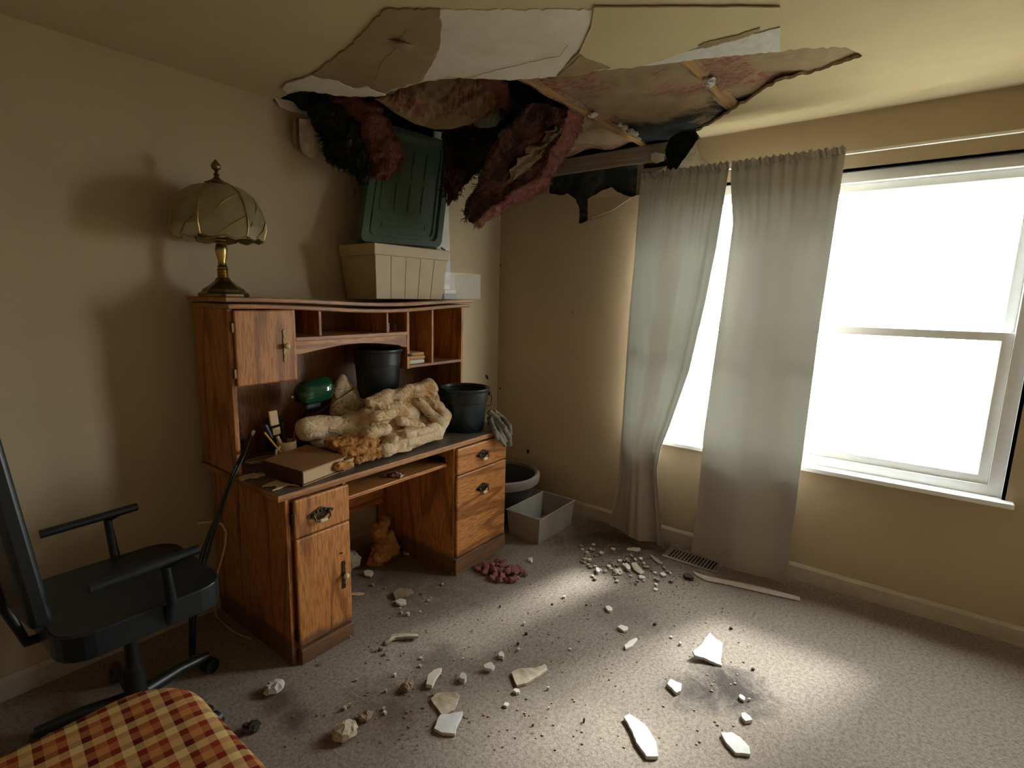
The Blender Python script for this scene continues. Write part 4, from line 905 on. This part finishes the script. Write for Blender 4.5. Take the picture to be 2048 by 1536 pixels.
part('lower_block', MB().slab([Vector((p.x, p.y, DZ+.001)) for p in (r0, r1, r2, r3)], (0, 0, .0185)), 'pages', b2)
# paper scraps on the desk corner
def paper(px, label, seed, lift=.004, mat='paper'):
    pts = jag(px, 6, 1.3, seed); P = [az(u, v, DZ+.002) for u, v in pts]
    return solo('paper_scrap', MB().slab(P, (0, 0, lift)), mat, label, 'paper')
paper([(476,957),(495,950),(528,945),(531,951),(516,956),(500,957),(482,962)], 'long torn paper scrap along the left edge of the desktop', 91)
paper([(524,974),(540,966),(556,961),(562,966),(590,970),(600,974),(576,971),(556,979),(545,982),(555,974),(540,973)], 'curled torn paper scrap in front of the large book', 92)
# mug of brushes
mg = az(557, 906, DZ+.001); mc = (-1.985, -.30, DZ)
mug = thing('ceramic_mug', 'cream mug holding brushes and pencils beside the large book', 'mug', mc)
part('body', MB().lathe([(0,0),(.040,0),(.043,.01),(.043,.098),(.0395,.098),(.0395,.008),(0,.006)], mc, 28), 'ceramic_mug', mug, 40)
part('handle', MB().tube([(mc[0]-.04, mc[1]-.012, DZ+.078), (mc[0]-.064, mc[1]-.018, DZ+.068), (mc[0]-.066, mc[1]-.018, DZ+.04), (mc[0]-.042, mc[1]-.012, DZ+.024)], .006, 8), 'ceramic_mug', mug, 50)
def up(u, v, y): return ay(u, v, y)
pb = thing('paintbrush', 'pale-bristled flat paintbrush standing in the mug', 'paintbrush', (mc[0]-.005, mc[1], DZ+.01))
part('handle', MB().tube([(mc[0], mc[1], DZ+.012), up(554,872,-.30)], [.007, .009], 8), 'wood_handle', pb, 50)
part('ferrule', MB().obox(up(552,862,-.30), (.019,0,.002), (0,.007,0), (-.001,0,.017)), 'brass', pb, bevel=.002)
part('bristles', MB().obox(up(547,836,-.30), (.020,0,.001), (0,.006,0), (-.0035,0,.034)), 'bristle', pb, bevel=.003)
kn = thing('black_handled_tool', 'black handled tool leaning left in the mug', 'tool', (mc[0]-.01, mc[1], DZ+.01)); part('handle', MB().capsule(up(541,874,-.295), up(530,852,-.295), .012, .013), 'black_plastic', kn, 60); part('shaft', MB().tube([(mc[0]-.014, mc[1]+.012, DZ+.012), up(541,878,-.290)], .003, 8), 'hinge_metal', kn, 50)
solo('pencil', MB().tube([(mc[0]-.014, mc[1]-.018, DZ+.012), up(529,865,-.32)], .0042, 6), 'yellow_paint', 'yellow pencil leaning left in the mug', 'pencil')
solo('pen', MB().tube([(mc[0]+.012, mc[1]-.004, DZ+.012), up(592,852,-.30)], .0046, 8), 'red_plastic', 'red pen leaning right in the mug', 'pen', smooth=50)
solo('marker', MB().tube([(mc[0]+.010, mc[1]+.012, DZ+.012), up(563,845,-.285)], [.009, .010], 10), 'black_plastic', 'black upright marker behind the paintbrush in the mug', 'marker', smooth=50)
solo('black_case', MB().obox((-1.935, -.10, DZ+.085), (.035,0,0), (0,.015,0), (.004,0,.0845)), 'black_plastic', 'black case standing behind the mug against the hutch back', 'case', bevel=.006)
# glass candle jar at the dark left end
gj = thing('glass_jar', 'cut glass jar on a dark stand inside the left end of the hutch', 'jar', (-2.15, -.13, DZ))
part('stand', MB().lathe([(0,0),(.045,0),(.045,.10),(.03,.11),(0,.11)], (-2.15,-.13,DZ), 20), 'black_plastic', gj, 40)
part('jar', MB().lathe([(0,.111),(.030,.111),(.036,.125),(.030,.145),(.038,.16),(.032,.18),(.028,.18),(.026,.12),(0,.118)], (-2.15,-.13,DZ), 10), 'dark_glass', gj)
# white cord coil beside the mug
solo('cord_coil', MB().tube([Vector((-2.07+.055*math.cos(a)*(1+.05*a), -.235+.035*math.sin(a), DZ+.004+.0015*a)) for a in np.linspace(.3, 11, 50)], .003, 6), 'cord_beige', 'coil of pale cord on the desk left of the mug', 'cord', smooth=50)
# lamp flex running over the pillow
solo('lamp_cord', MB().tube([ay(600,846,-.27), ay(625,834,-.285), ay(650,815,-.30), ay(680,795,-.30), ay(700,782,-.27), ay(708,776,-.25)], .0025, 6), 'cable_black', 'thin black cord draped across the floral pillow', 'cord', smooth=50)
# rag over the right corner
mb = MB()
for pts, r_ in (([(975,822,-.60),(992,838,-.64),(1006,856,-.705),(1016,876,-.72),(1017,892,-.72)], .013), ([(980,830,-.60),(990,850,-.65),(1000,868,-.715),(1010,884,-.722)], .012), ([(976,836,-.60),(984,856,-.68),(996,876,-.715),(1008,892,-.724)], .011), ([(984,822,-.58),(1002,836,-.62),(1016,852,-.70),(1019,870,-.715)], .012), ([(976,845,-.60),(988,862,-.70),(992,880,-.716)], .010)):
    mb.tube([ay(*p)+Vector((.004, -.006, 0)) for p in pts], [r_*1.5]+[r_*1.35]*(len(pts)-2)+[r_*1.0], 10)
mb.capsule((-.80,-.62,DZ+.024), (-.755,-.64,DZ+.022), .015)
rg = solo('rag', mb, 'rag_cloth', 'grey green rag draped over the right front corner of the desk', 'rag'); soften(rg, .0045, 1, ((.02, .008),))
# bundle of cables over the left end
cbp = [ay(501,872,-.22), ay(493,892,-.30), ay(486,908,-.375), ay(477,928,-.42), ay(462,958,-.43), ay(450,990,-.44), ay(438,1028,-.45), ay(424,1065,-.46), ay(412,1100,-.46), ay(396,1160,-.46), ay(386,1240,-.46), az(384,1310,.006)]
cb = thing('cable_bundle', 'bundle of black cables hanging over the left end of the desk', 'cables', tuple(cbp[-1]))
for k, (ox, oy, r_) in enumerate(((0, 0, .006), (.012, -.004, .005), (-.011, .005, .005), (.004, .010, .004))):
    part('cable', MB().tube([p+Vector((ox*min(1, i/3)*(1+.3*math.sin(i)), oy*math.cos(i*.7), ox*.5 if i < 10 else 0)) for i, p in enumerate(cbp)], r_, 8), 'cable_black', cb, 50)
solo('plug', MB().capsule(ay(507,864,-.22), ay(504,870,-.22), .008, .006), 'white_plastic', 'pale cable plug lying at the upper end of the black cables', 'plug', smooth=60)
# beige flex at the desk side
bf = [ay(395,1046,-.40), ay(425,1043,-.40), ay(443,1048,-.40), ay(452,1064,-.40), ay(450,1090,-.40), ay(444,1115,-.40), ay(433,1150,-.41), ay(427,1180,-.42), ay(428,1210,-.42), az(432,1232,.006), az(450,1250,.006), az(470,1265,.006), az(488,1274,.006), az(505,1278,.006)]
solo('extension_cord', MB().tube(bf, .0042, 8), 'cord_beige', 'beige flex hanging beside the left end of the desk', 'cord', smooth=50)
st = thing('added_chair', 'black office chair at the left edge, mostly unseen and added to darken the desk side', 'chair', (-2.73, -.50, 0))  # chair added to block bounce on the desk side; only foot and post seen
cx_, cy_ = -2.73, -.50
for k in range(5):
    th = math.radians(14+72*k); d = Vector((math.cos(th), math.sin(th), 0)); c0 = Vector((cx_, cy_, 0))
    part('leg', MB().tube([c0+Vector((0,0,.10))+d*.03, c0+d*.16+Vector((0,0,.095)), c0+d*.285+Vector((0,0,.075))], [.026,.022,.017], 8), 'black_metal', st, 50)
    cs_ = part('caster', MB().tube([c0+d*.29+Vector((-d.y*.022, d.x*.022, .030)), c0+d*.29+Vector((d.y*.022, -d.x*.022, .030))], .030, 16), 'black_plastic', st, 40)
part('gas_column', MB().lathe([(.034,.07),(.034,.22),(.022,.23),(.022,.42),(.05,.43),(.05,.45)], (cx_, cy_, 0), 18), 'black_metal', st, 40)
sq_ = MB().slab([(cx_+x, cy_+y, .455) for x, y in rrect(-.24, .24, -.24, .24, .09)], (0, 0, .085)); part('seat', sq_, 'black_plastic', st, bevel=.03)
rows = [[(cx_-.22-.10*(z-.6)-.03*math.cos(y*5), cy_+y*(1-.25*(z-.6)), z) for y in np.linspace(-.23, .23, 12)] for z in np.linspace(.60, 1.16, 14)]
part('backrest', MB().thick(rows, (-.055, 0, 0)), 'black_plastic', st, 60, bevel=.015)
part('back_bar', MB().tube([(cx_-.05, cy_, .45), (cx_-.27, cy_, .46), (cx_-.31, cy_, .60), (cx_-.315, cy_, .80)], .016, 8), 'black_metal', st, 50)
for s_ in (-1, 1):
    part('armrest', MB().tube([(cx_+.05, cy_+s_*.23, .47), (cx_+.05, cy_+s_*.27, .55), (cx_+.04, cy_+s_*.27, .68), (cx_+.14, cy_+s_*.27, .70), (cx_-.16, cy_+s_*.27, .69)], .016, 8), 'black_plastic', st, 50)

# under the desk
bg0 = az(742,1118,0)
mb = MB(); B0 = Vector((-1.40, -.27, 0))
for (dx, dy, dz, r_) in ((0,0,.07,.062),(.03,.02,.14,.055),(-.02,.01,.20,.045),(.02,.01,.25,.030),(.06,0,.06,.05),(-.05,0,.05,.045),(.06,.02,.12,.045)):
    mb.ball(B0+Vector((dx, dy, dz)), r_, 12)
bgg = solo('paper_bag', mb, 'brown_bag_paper', 'crumpled brown paper bag on the floor under the desk', 'bag'); soften(bgg, .006, 1, ((.05, .05), (.018, .018)))
mb = MB(); B1 = Vector((-1.62, -.20, 0))
for (dx, dy, dz, r_) in ((0,0,.07,.065),(-.05,.02,.15,.06),(-.02,.01,.22,.045),(.05,0,.06,.05),(-.08,0,.05,.05)):
    mb.ball(B1+Vector((dx, dy, dz)), r_, 12)
bgg = solo('paper_bag', mb, 'grey_bag_paper', 'crumpled pale bag in the shadow beside the brown paper bag', 'bag'); soften(bgg, .006, 1, ((.05, .04), (.018, .015)))

# tubs beside the desk
tb = thing('round_tub', 'large round dark tub with a pale rim in the room corner', 'tub', (-.385, -.325, 0))
part('body', MB().lathe([(0,.004),(.205,.004),(.215,.02),(.272,.30),(.264,.30),(.202,.02),(0,.016)], (-.385,-.325,0), 48), 'dark_tub_plastic', tb, 40)
part('rim', MB().lathe([(.262,.295),(.273,.258),(.285,.262),(.292,.30),(.288,.318),(.274,.325),(.260,.318)], (-.385,-.325,0), 48, ring=True), 'grey_tub_plastic', tb, 50)
rb = thing('rectangular_bin', 'open rectangular cloudy plastic bin on the carpet beside the desk', 'bin', (-.40, -.70, 0))
def tapered(x0, x1, y0, y1, z0, z1, g, th):
    o = [(x0,y0),(x1,y0),(x1,y1),(x0,y1)]; s_ = [(-1,-1),(1,-1),(1,1),(-1,1)]
    ob_ = [(a, b, z0) for a, b in o]; ot = [(a+sx*g, b+sy*g, z1) for (a, b), (sx, sy) in zip(o, s_)]
    ib = [(a-sx*th, b-sy*th, z0+th) for (a, b), (sx, sy) in zip(o, s_)]; it = [(a+sx*(g-th), b+sy*(g-th), z1) for (a, b), (sx, sy) in zip(o, s_)]
    vs = ob_+ot+ib+it; fs = [(0,3,2,1), (8,9,10,11)]
    for i in range(4):
        j = (i+1) % 4; fs += [(i,j,4+j,4+i), (8+j,8+i,12+i,12+j), (4+i,4+j,12+j,12+i)]
    return MB().add(vs, fs)
part('body', tapered(-.612,-.205,-.822,-.592,.001,.172,.012,.004), 'cloudy_plastic', rb, bevel=.004)
part('lip', MB().slab([(-.630,-.840,.170),(-.187,-.840,.170),(-.187,-.574,.170),(-.630,-.574,.170)], (0,0,.006), [[(-.620,-.830,.170),(-.197,-.830,.170),(-.197,-.584,.170),(-.620,-.584,.170)]]), 'cloudy_plastic', rb, bevel=.002)
# floor register
vn = thing('floor_vent', 'slotted metal floor vent under the straight curtain', 'vent', (-.17, -1.63, 0))
part('frame', MB().slab([(-.245,-1.47,.0),(-.085,-1.47,.0),(-.085,-1.79,.0),(-.245,-1.79,.0)], (0,0,.006), [[(-.225,-1.49,.0),(-.105,-1.49,.0),(-.105,-1.77,.0),(-.225,-1.77,.0)]]), 'vent_metal', vn, bevel=.002)
part('duct_shade', MB().box(-.225, -.105, -1.77, -1.49, .0005, .0012), 'attic_dark', vn)  # thin near-black sheet stands in for the shade below the louvers
lv0 = None
for k in range(15):
    y = -1.497-.019*k
    if lv0 is None: lv0 = part('louver', MB().box(-.225, -.105, y-.0045, y+.0045, .0015, .005), 'vent_metal', vn)
    else:
        l2 = lv0.copy(); COL.objects.link(l2); l2.parent = vn; l2.location = (0, -.019*k, 0)
# curled carpet edge
ce_ = [az(u, v, .005) for u, v in ((1386,1143),(1398,1150),(1414,1157),(1445,1163),(1480,1170),(1530,1181),(1600,1198))]
struct('carpet_edge', MB().tube(ce_, [.004,.018,.028,.026,.030,.030,.022], 12, flat=.25), 'carpet_backing', fl, 60)
# plaid bed corner
rows = []
BX0, BX1, BY0, BY1, BZ = -3.70, -2.765, -3.3, -1.02, .50
bed = thing('bed', 'bed corner covered by a red and yellow plaid bedspread', 'bed', ((BX0+BX1)/2, (BY0+BY1)/2, 0))
def rr2(x0, x1, y0, y1, r_, z, n=8):
    return [(x, y, z) for x, y in [(a, b) for a, b in rrect(x0, x1, y0, y1, r_, n)]]
rings = []
for (g_, z) in ((-.10, BZ+.004), (-.05, BZ+.003), (-.02, BZ-.002), (-.006, BZ-.014), (0, BZ-.035), (.008, BZ-.12), (.014, .22), (.02, .03)):
    rings.append([Vector(p) for p in rr2(BX0-g_, BX1+g_, BY0-g_, BY1+g_, .16+g_, z)])
sp_ = MB().grid(rings, True); sp_.f.append(tuple(range(len(rings[0])))); part('bedspread', sp_, 'plaid_cloth', bed, 60)
part('mattress', MB().box(BX0+.05, BX1-.06, BY0+.05, BY1-.06, .25, .46), 'white_cloth', bed, bevel=.03)
part('bed_base', MB().box(BX0+.06, BX1-.07, BY0+.06, BY1-.07, 0, .25), 'brown_debris', bed)

# ------------------------------------------------------------------ debris
def chunk(u, v, wpx, hpx, mat, label, seed, group=None, th=.012, rot=None, tilt=.0, cat='plaster piece', outline=None, Z=0.0, name='plaster_chunk'):
    c = az(u, v, Z); dist = (c-CAM).length; s = dist/FPX; r = random.Random(seed)
    if outline:
        P = [az(a, b, Z) for a, b in jag(outline, 6, .8, seed)]
    else:
        e1 = Vector((_r.x, _r.y, 0)).normalized(); e2 = Vector((_f.x, _f.y, 0)).normalized()
        fs_ = 1/max(.25, math.sin(math.atan2(CAM.z-Z, math.hypot(c.x-CAM.x, c.y-CAM.y))))
        n = r.randint(6, 9); ph = r.random()*6.28; P = []
        for k in range(n):
            a = ph+2*math.pi*k/n+r.uniform(-.25, .25); q = r.uniform(.75, 1.1)
            P.append(c+e1*(wpx*.5*s*q*math.cos(a))+e2*(hpx*.5*s*fs_*q*math.sin(a)*.8))
    if 'lump' in label or 'clod' in label:
        c3 = sum(P, Vector())/len(P); rad = max((p-c3).length for p in P); lb = MB().ball(c3+Vector((0, 0, th*.75)), rad, 14, (1, .85, th*.75/rad))
        for p in lb.v:
            p += fuzz(p, 60, .010)+fuzz(p, 150, .006); p.z = max(p.z, .001+Z)
        return solo(name, lb, mat, label, cat, group)
    cx_ = sum(P, Vector())/len(P)
    P = [p+Vector((0, 0, .0015+tilt*((p-cx_).dot(Vector((.6, .8, 0)))+.05))) for p in P]
    mb = MB().slab(P, (0, 0, th))
    ob = solo(name, mb, mat, label, cat, group, bevel=min(.0015, th*.2)); return ob
big = [
 (1415,1315,62,58,'fresh_gypsum','triangular white drywall piece tipped up on the carpet at the right',.012,.35,[(1384,1316),(1402,1306),(1417,1288),(1430,1296),(1444,1302),(1441,1326),(1444,1334),(1412,1326),(1388,1322)]),
 (1348,1378,28,26,'fresh_gypsum','squarish white drywall chip in front of the triangular piece',.014,0,[(1334,1374),(1340,1364),(1363,1374),(1361,1388),(1352,1392)]),
 (1280,1465,70,60,'fresh_gypsum','long curved white drywall piece at the bottom edge of the picture',.014,0,[(1247,1440),(1258,1434),(1275,1445),(1295,1462),(1312,1492),(1316,1520),(1292,1520),(1272,1492),(1262,1466)]),
 (1465,1482,50,24,'fresh_gypsum','pointed white drywall piece at the bottom right on the carpet',.012,0,[(1441,1472),(1462,1470),(1480,1480),(1498,1500),(1500,1515),(1470,1512),(1452,1492)]),
 (1492,1441,18,14,'fresh_gypsum','small white drywall chip near the dark stain at the right edge',.014,0,None),
 (1484,1399,10,10,'gypsum','tiny pale crumb right of the squarish white chip',.010,0,None),
 (1244,1261,22,14,'gypsum','diamond-shaped pale plaster chip in the middle of the light patch',.012,0,[(1234,1258),(1242,1254),(1256,1259),(1255,1265),(1247,1267)]),
 (1261,1290,28,20,'gypsum','long pale plaster sliver in front of the diamond-shaped chip',.010,0,[(1248,1295),(1258,1286),(1272,1279),(1275,1283),(1264,1296),(1251,1302)]),
 (1218,1221,12,14,'gypsum','small pale plaster chip behind the diamond-shaped one',.012,0,None),
 (1059,1356,72,40,'torn_board','tapering drywall piece with brown torn paper in the middle of the carpet',.012,0,[(1022,1350),(1040,1342),(1072,1340),(1090,1333),(1095,1345),(1072,1360),(1052,1372),(1034,1377),(1027,1362)]),
 (890,1408,58,48,'torn_board','flat grey drywall slab lying behind the bright white one',.008,0,[(861,1402),(874,1390),(886,1388),(914,1388),(919,1396),(914,1412),(908,1424),(884,1436),(872,1418)]),
 (897,1453,56,44,'fresh_gypsum','bright white drywall slab with a broken corner below the grey slab',.012,.05,[(868,1464),(880,1438),(896,1436),(926,1431),(920,1446),(914,1456),(910,1474),(884,1472)]),
 (864,1367,32,30,'gypsum','curled pale drywall piece behind the grey slab',.016,.2,[(852,1378),(856,1362),(868,1354),(884,1350),(874,1364),(864,1380)]),
 (926,1361,13,17,'fresh_gypsum','small white block standing right of the curled drywall piece',.022,0,None),
 (690,1472,36,34,'torn_board','brownish crumbled drywall lump at the bottom left of the carpet',.030,0,None),
 (549,1384,22,26,'fresh_gypsum','white rounded drywall lump alone near the left desk pedestal',.026,.1,None),
 (738,1152,22,12,'gypsum','curled pale chip at the shadow edge in front of the kneehole',.008,.2,None),
 (716,1189,32,7,'paper','thin pale strip sticking out beside the left pedestal',.003,0,None),
 (814,1107,18,9,'gypsum','tan chip on the carpet inside the kneehole',.010,0,None),
 (803,1190,42,20,'brown_debris','brown flat drywall piece in front of the kneehole',.012,.1,[(786,1192),(800,1183),(822,1184),(828,1190),(812,1196),(790,1201)]),
 (802,1209,22,12,'gypsum','small pale chip just below the brown drywall piece',.012,.1,None),
 (731,1440,24,18,'brown_debris','brown crumbled lump above the bottom left drywall lump',.020,0,None),
 (815,1378,24,20,'brown_debris','dark brown crumbled lump left of the curled drywall piece',.018,0,None),
 (503,1460,28,20,'dark_clod','round dark clod beside the plaid bed',.014,0,None),
 (1377,1157,18,11,'dark_clod','dark block lying beside the curled carpet edge',.018,0,None),
 (952,1137,14,8,'pink_fibre','pink scrap left of the pink insulation clump',.010,0,None),
 (1061,1123,12,8,'gypsum','pale chip just right of the pink insulation clump',.010,0,None),
 (1002,1315,14,12,'gypsum','small pale block left of the tapering drywall piece',.016,0,None),
 (978,1341,20,12,'gypsum','small bent pale chip next to the tapering drywall piece',.012,.2,None),
 (1033,1386,12,9,'gypsum','small pale crumb below the tapering drywall piece',.012,0,None),
 (1013,1413,12,8,'gypsum','tiny pale crumb between the tapering piece and the bottom edge',.010,0,None),
 (1270,1143,26,30,'torn_board','curved tan drywall piece in the rubble under the curtains',.010,.1,[(1262,1133),(1272,1131),(1284,1144),(1290,1152),(1282,1152),(1268,1144)]),
 (1268,1101,34,10,'torn_board','wide flat drywall piece tucked at the foot of the caught curtain',.010,0,None),
 (1312,1122,34,8,'brown_debris','narrow lath-like strip in the rubble near the floor vent',.008,0,[(1298,1112),(1304,1112),(1326,1128),(1324,1132),(1314,1128)]),
 (1195,1145,9,13,'fresh_gypsum','small white block at the left end of the rubble under the curtains',.018,0,None),
 (1284,1158,13,8,'fresh_gypsum','small white block in front of the curved tan piece',.012,0,None),
 (1235,1146,14,14,'gypsum','pale knobbly lump left of the curved tan drywall piece',.016,0,None),
 (1255,1140,10,14,'gypsum','upright pale sliver just left of the curved tan piece',.014,.2,None),
 (1326,1152,14,9,'gypsum','pale chip in front of the floor vent',.012,0,None),
]
for k, (u, v, wp, hp, mat, lab, th, tl, ol) in enumerate(big): chunk(u, v, wp, hp, mat, lab, 300+k, None, th, None, tl, outline=ol)
# the long curled strip
cs = thing('curled_strip', 'long curled white paper-faced strip in front of the left pedestal', 'plaster piece', tuple(az(805,1278,0)))
rows = [[az(u, v, .004+.018*math.sin(j/6*math.pi)*(.4+.6*abs(math.sin(i*.9)))) for j, v in enumerate(np.linspace(v0, v1, 7))] for i, (u, v0, v1) in enumerate(((770,1283,1290),(778,1276,1288),(784,1270,1282),(792,1269,1280),(805,1268,1279),(820,1269,1278),(836,1270,1277)))]
part('strip', MB().thick(rows, (0, 0, .004)), 'torn_board', cs, 50)
# pink clump
mb = MB(); rr = random.Random(5)
for k in range(70):
    a_ = rr.random()*6.283; q = rr.random()**.6; c = az(1002+46*q*math.cos(a_)+(8 if math.sin(a_) > 0 else -6), 1146+20*q*math.sin(a_), 0)
    mb.ball(c+Vector((0, 0, .008+.034*(1-q)*rr.random()+.006)), rr.uniform(.008, .019), 8, (1.3, 1, .9))
pk = solo('pink_insulation_clump', mb, 'pink_fibre', 'clump of pink fibreglass insulation on the carpet in front of the right pedestal', 'insulation'); soften(pk, .0038, 0, ((.016, .014), (.007, .008)))
# repeated small chips, individually placed
TONE = {'gypsum': 'pale', 'fresh_gypsum': 'white', 'torn_board': 'tan', 'brown_debris': 'brown', 'dark_clod': 'dark', 'pink_fibre': 'pink'}
def chips(spots, mats, label, group, seed, zones, lo=5, hi=11, Z=0.0):
    r = random.Random(seed)
    for k, (u, v) in enumerate(spots):
        m_ = r.choice(mats); w_ = r.uniform(lo, hi); zone = [n_ for x_, n_ in zones if u < x_][0]
        size = 'larger' if w_ > lo+(hi-lo)*.5 else 'tiny'
        chunk(u, v, w_, r.uniform(lo*.6, hi*.7), m_, '%s %s %s %s' % (size, TONE[m_], label, zone), seed*1000+k, group, r.uniform(.006, .014), Z=Z, name='plaster_chip')
r = random.Random(12)
cur = [(r.uniform(1160, 1345), 0) for _ in range(70)]
cur = [(u, 1070+(u-1160)*.27+r.uniform(4, 40)+r.uniform(0, 42)) for u, _ in cur]
chips(cur, ['torn_board', 'brown_debris', 'brown_debris', 'gypsum'], 'plaster chip in the rubble under the curtains,', 'plaster chips under the curtains', 41, ((1222, 'bin side'), (1285, 'centre'), (3000, 'vent side')), 4, 10)
des = [(803,1227),(816,1231),(800,1218),(840,1225),(858,1203),(842,1190),(862,1198),(770,1178),(745,1172),(885,1170),(905,1148),(700,1276),(762,1300),(752,1304),(770,1310),(842,1318),(840,1334),(880,1352),(926,1320),(866,1392),(772,1384),(712,1362),(768,1420),(700,1414),(690,1420),(770,1428),(790,1352),(640,1330)]
chips(des, ['gypsum', 'brown_debris', 'torn_board'], 'plaster chip on the carpet', 'plaster chips in front of the desk', 42, ((760, 'close to the left pedestal'), (850, 'straight before the kneehole'), (3000, 'between kneehole and grey slab')), 4, 9)
opn = [(1048,1250),(1052,1270),(1036,1290),(1037,1302),(1172,1212),(1184,1212),(1168,1444),(1066,1452),(1098,1418),(1310,1250),(1342,1276),(1360,1290),(1462,1258),(1498,1402),(1506,1340),(1096,1380),(1140,1300),(1104,1210),(1128,1196),(1000,1215),(945,1262),(930,1300)]
chips(opn, ['gypsum', 'dark_clod', 'fresh_gypsum'], 'crumb on the open carpet', 'crumbs on the open carpet', 43, ((1080, 'around the tapering drywall piece'), (1250, 'around the diamond-shaped chip'), (3000, 'around the triangular white piece')), 3, 7)
tr_ = [(790,952),(779,953),(800,946),(802,955),(808,950),(768,956)]
chips(tr_[1:], ['gypsum', 'pink_fibre'], 'crumb on the keyboard tray', 'crumbs on the keyboard tray', 44, ((790, 'left of the pinkish lump'), (3000, 'right of the pinkish lump')), 3, 6, .640)
chunk(790, 952, 14, 9, 'pink_fibre', 'pinkish plaster lump on the keyboard tray', 771, None, .014, Z=.640)
# crumbs too many to count
r = random.Random(99); mb = MB()
for k in range(900):
    if r.random() < .45: u = r.uniform(1150, 1400); v = 1060+(u-1150)*.30+abs(r.gauss(0, 38))
    else: u, v = r.uniform(560, 1512), r.uniform(1120, 1500)
    p = az(u, v, 0)
    if p.x > -.05 or p.y > -.1 or (p.y > -.70 and p.x < -.74): continue
    s = r.uniform(.0012, .0038); mb.obox(p+Vector((0, 0, s*.6)), (s*r.uniform(.7, 1.8), s*.3, 0), (-s*.3, s*r.uniform(.6, 1.2), 0), (0, 0, s*.6))
o = solo('carpet_crumbs', mb, 'brown_debris', 'fine plaster crumbs and dirt scattered over the carpet', 'crumbs'); o['kind'] = 'stuff'
# wall marks
for k, (u, v, a, b, ax_) in enumerate(((974,754,2.2,5,'y'),(1056,903,3,4,'x'),(1000,777,1.5,1.5,'x'),(1001,531,1.4,1.4,'x'),(709,383,1,6,'y'),(1145,625,1.2,1.2,'x'))):
    f_ = (lambda U, V: ay(U, V, -.0005)) if ax_ == 'y' else (lambda U, V: ax(U, V, -.0005))
    P = [f_(u+a*math.cos(t_)+(b*.4*math.sin(t_) if k == 0 else 0), v+b*math.sin(t_)) for t_ in np.linspace(0, 6.283, 9)[:-1]]
    struct('wall_mark', MB().slab(P, (0, -.001, 0) if ax_ == 'y' else (-.001, 0, 0)), 'mould_black', wb if ax_ == 'y' else ww)
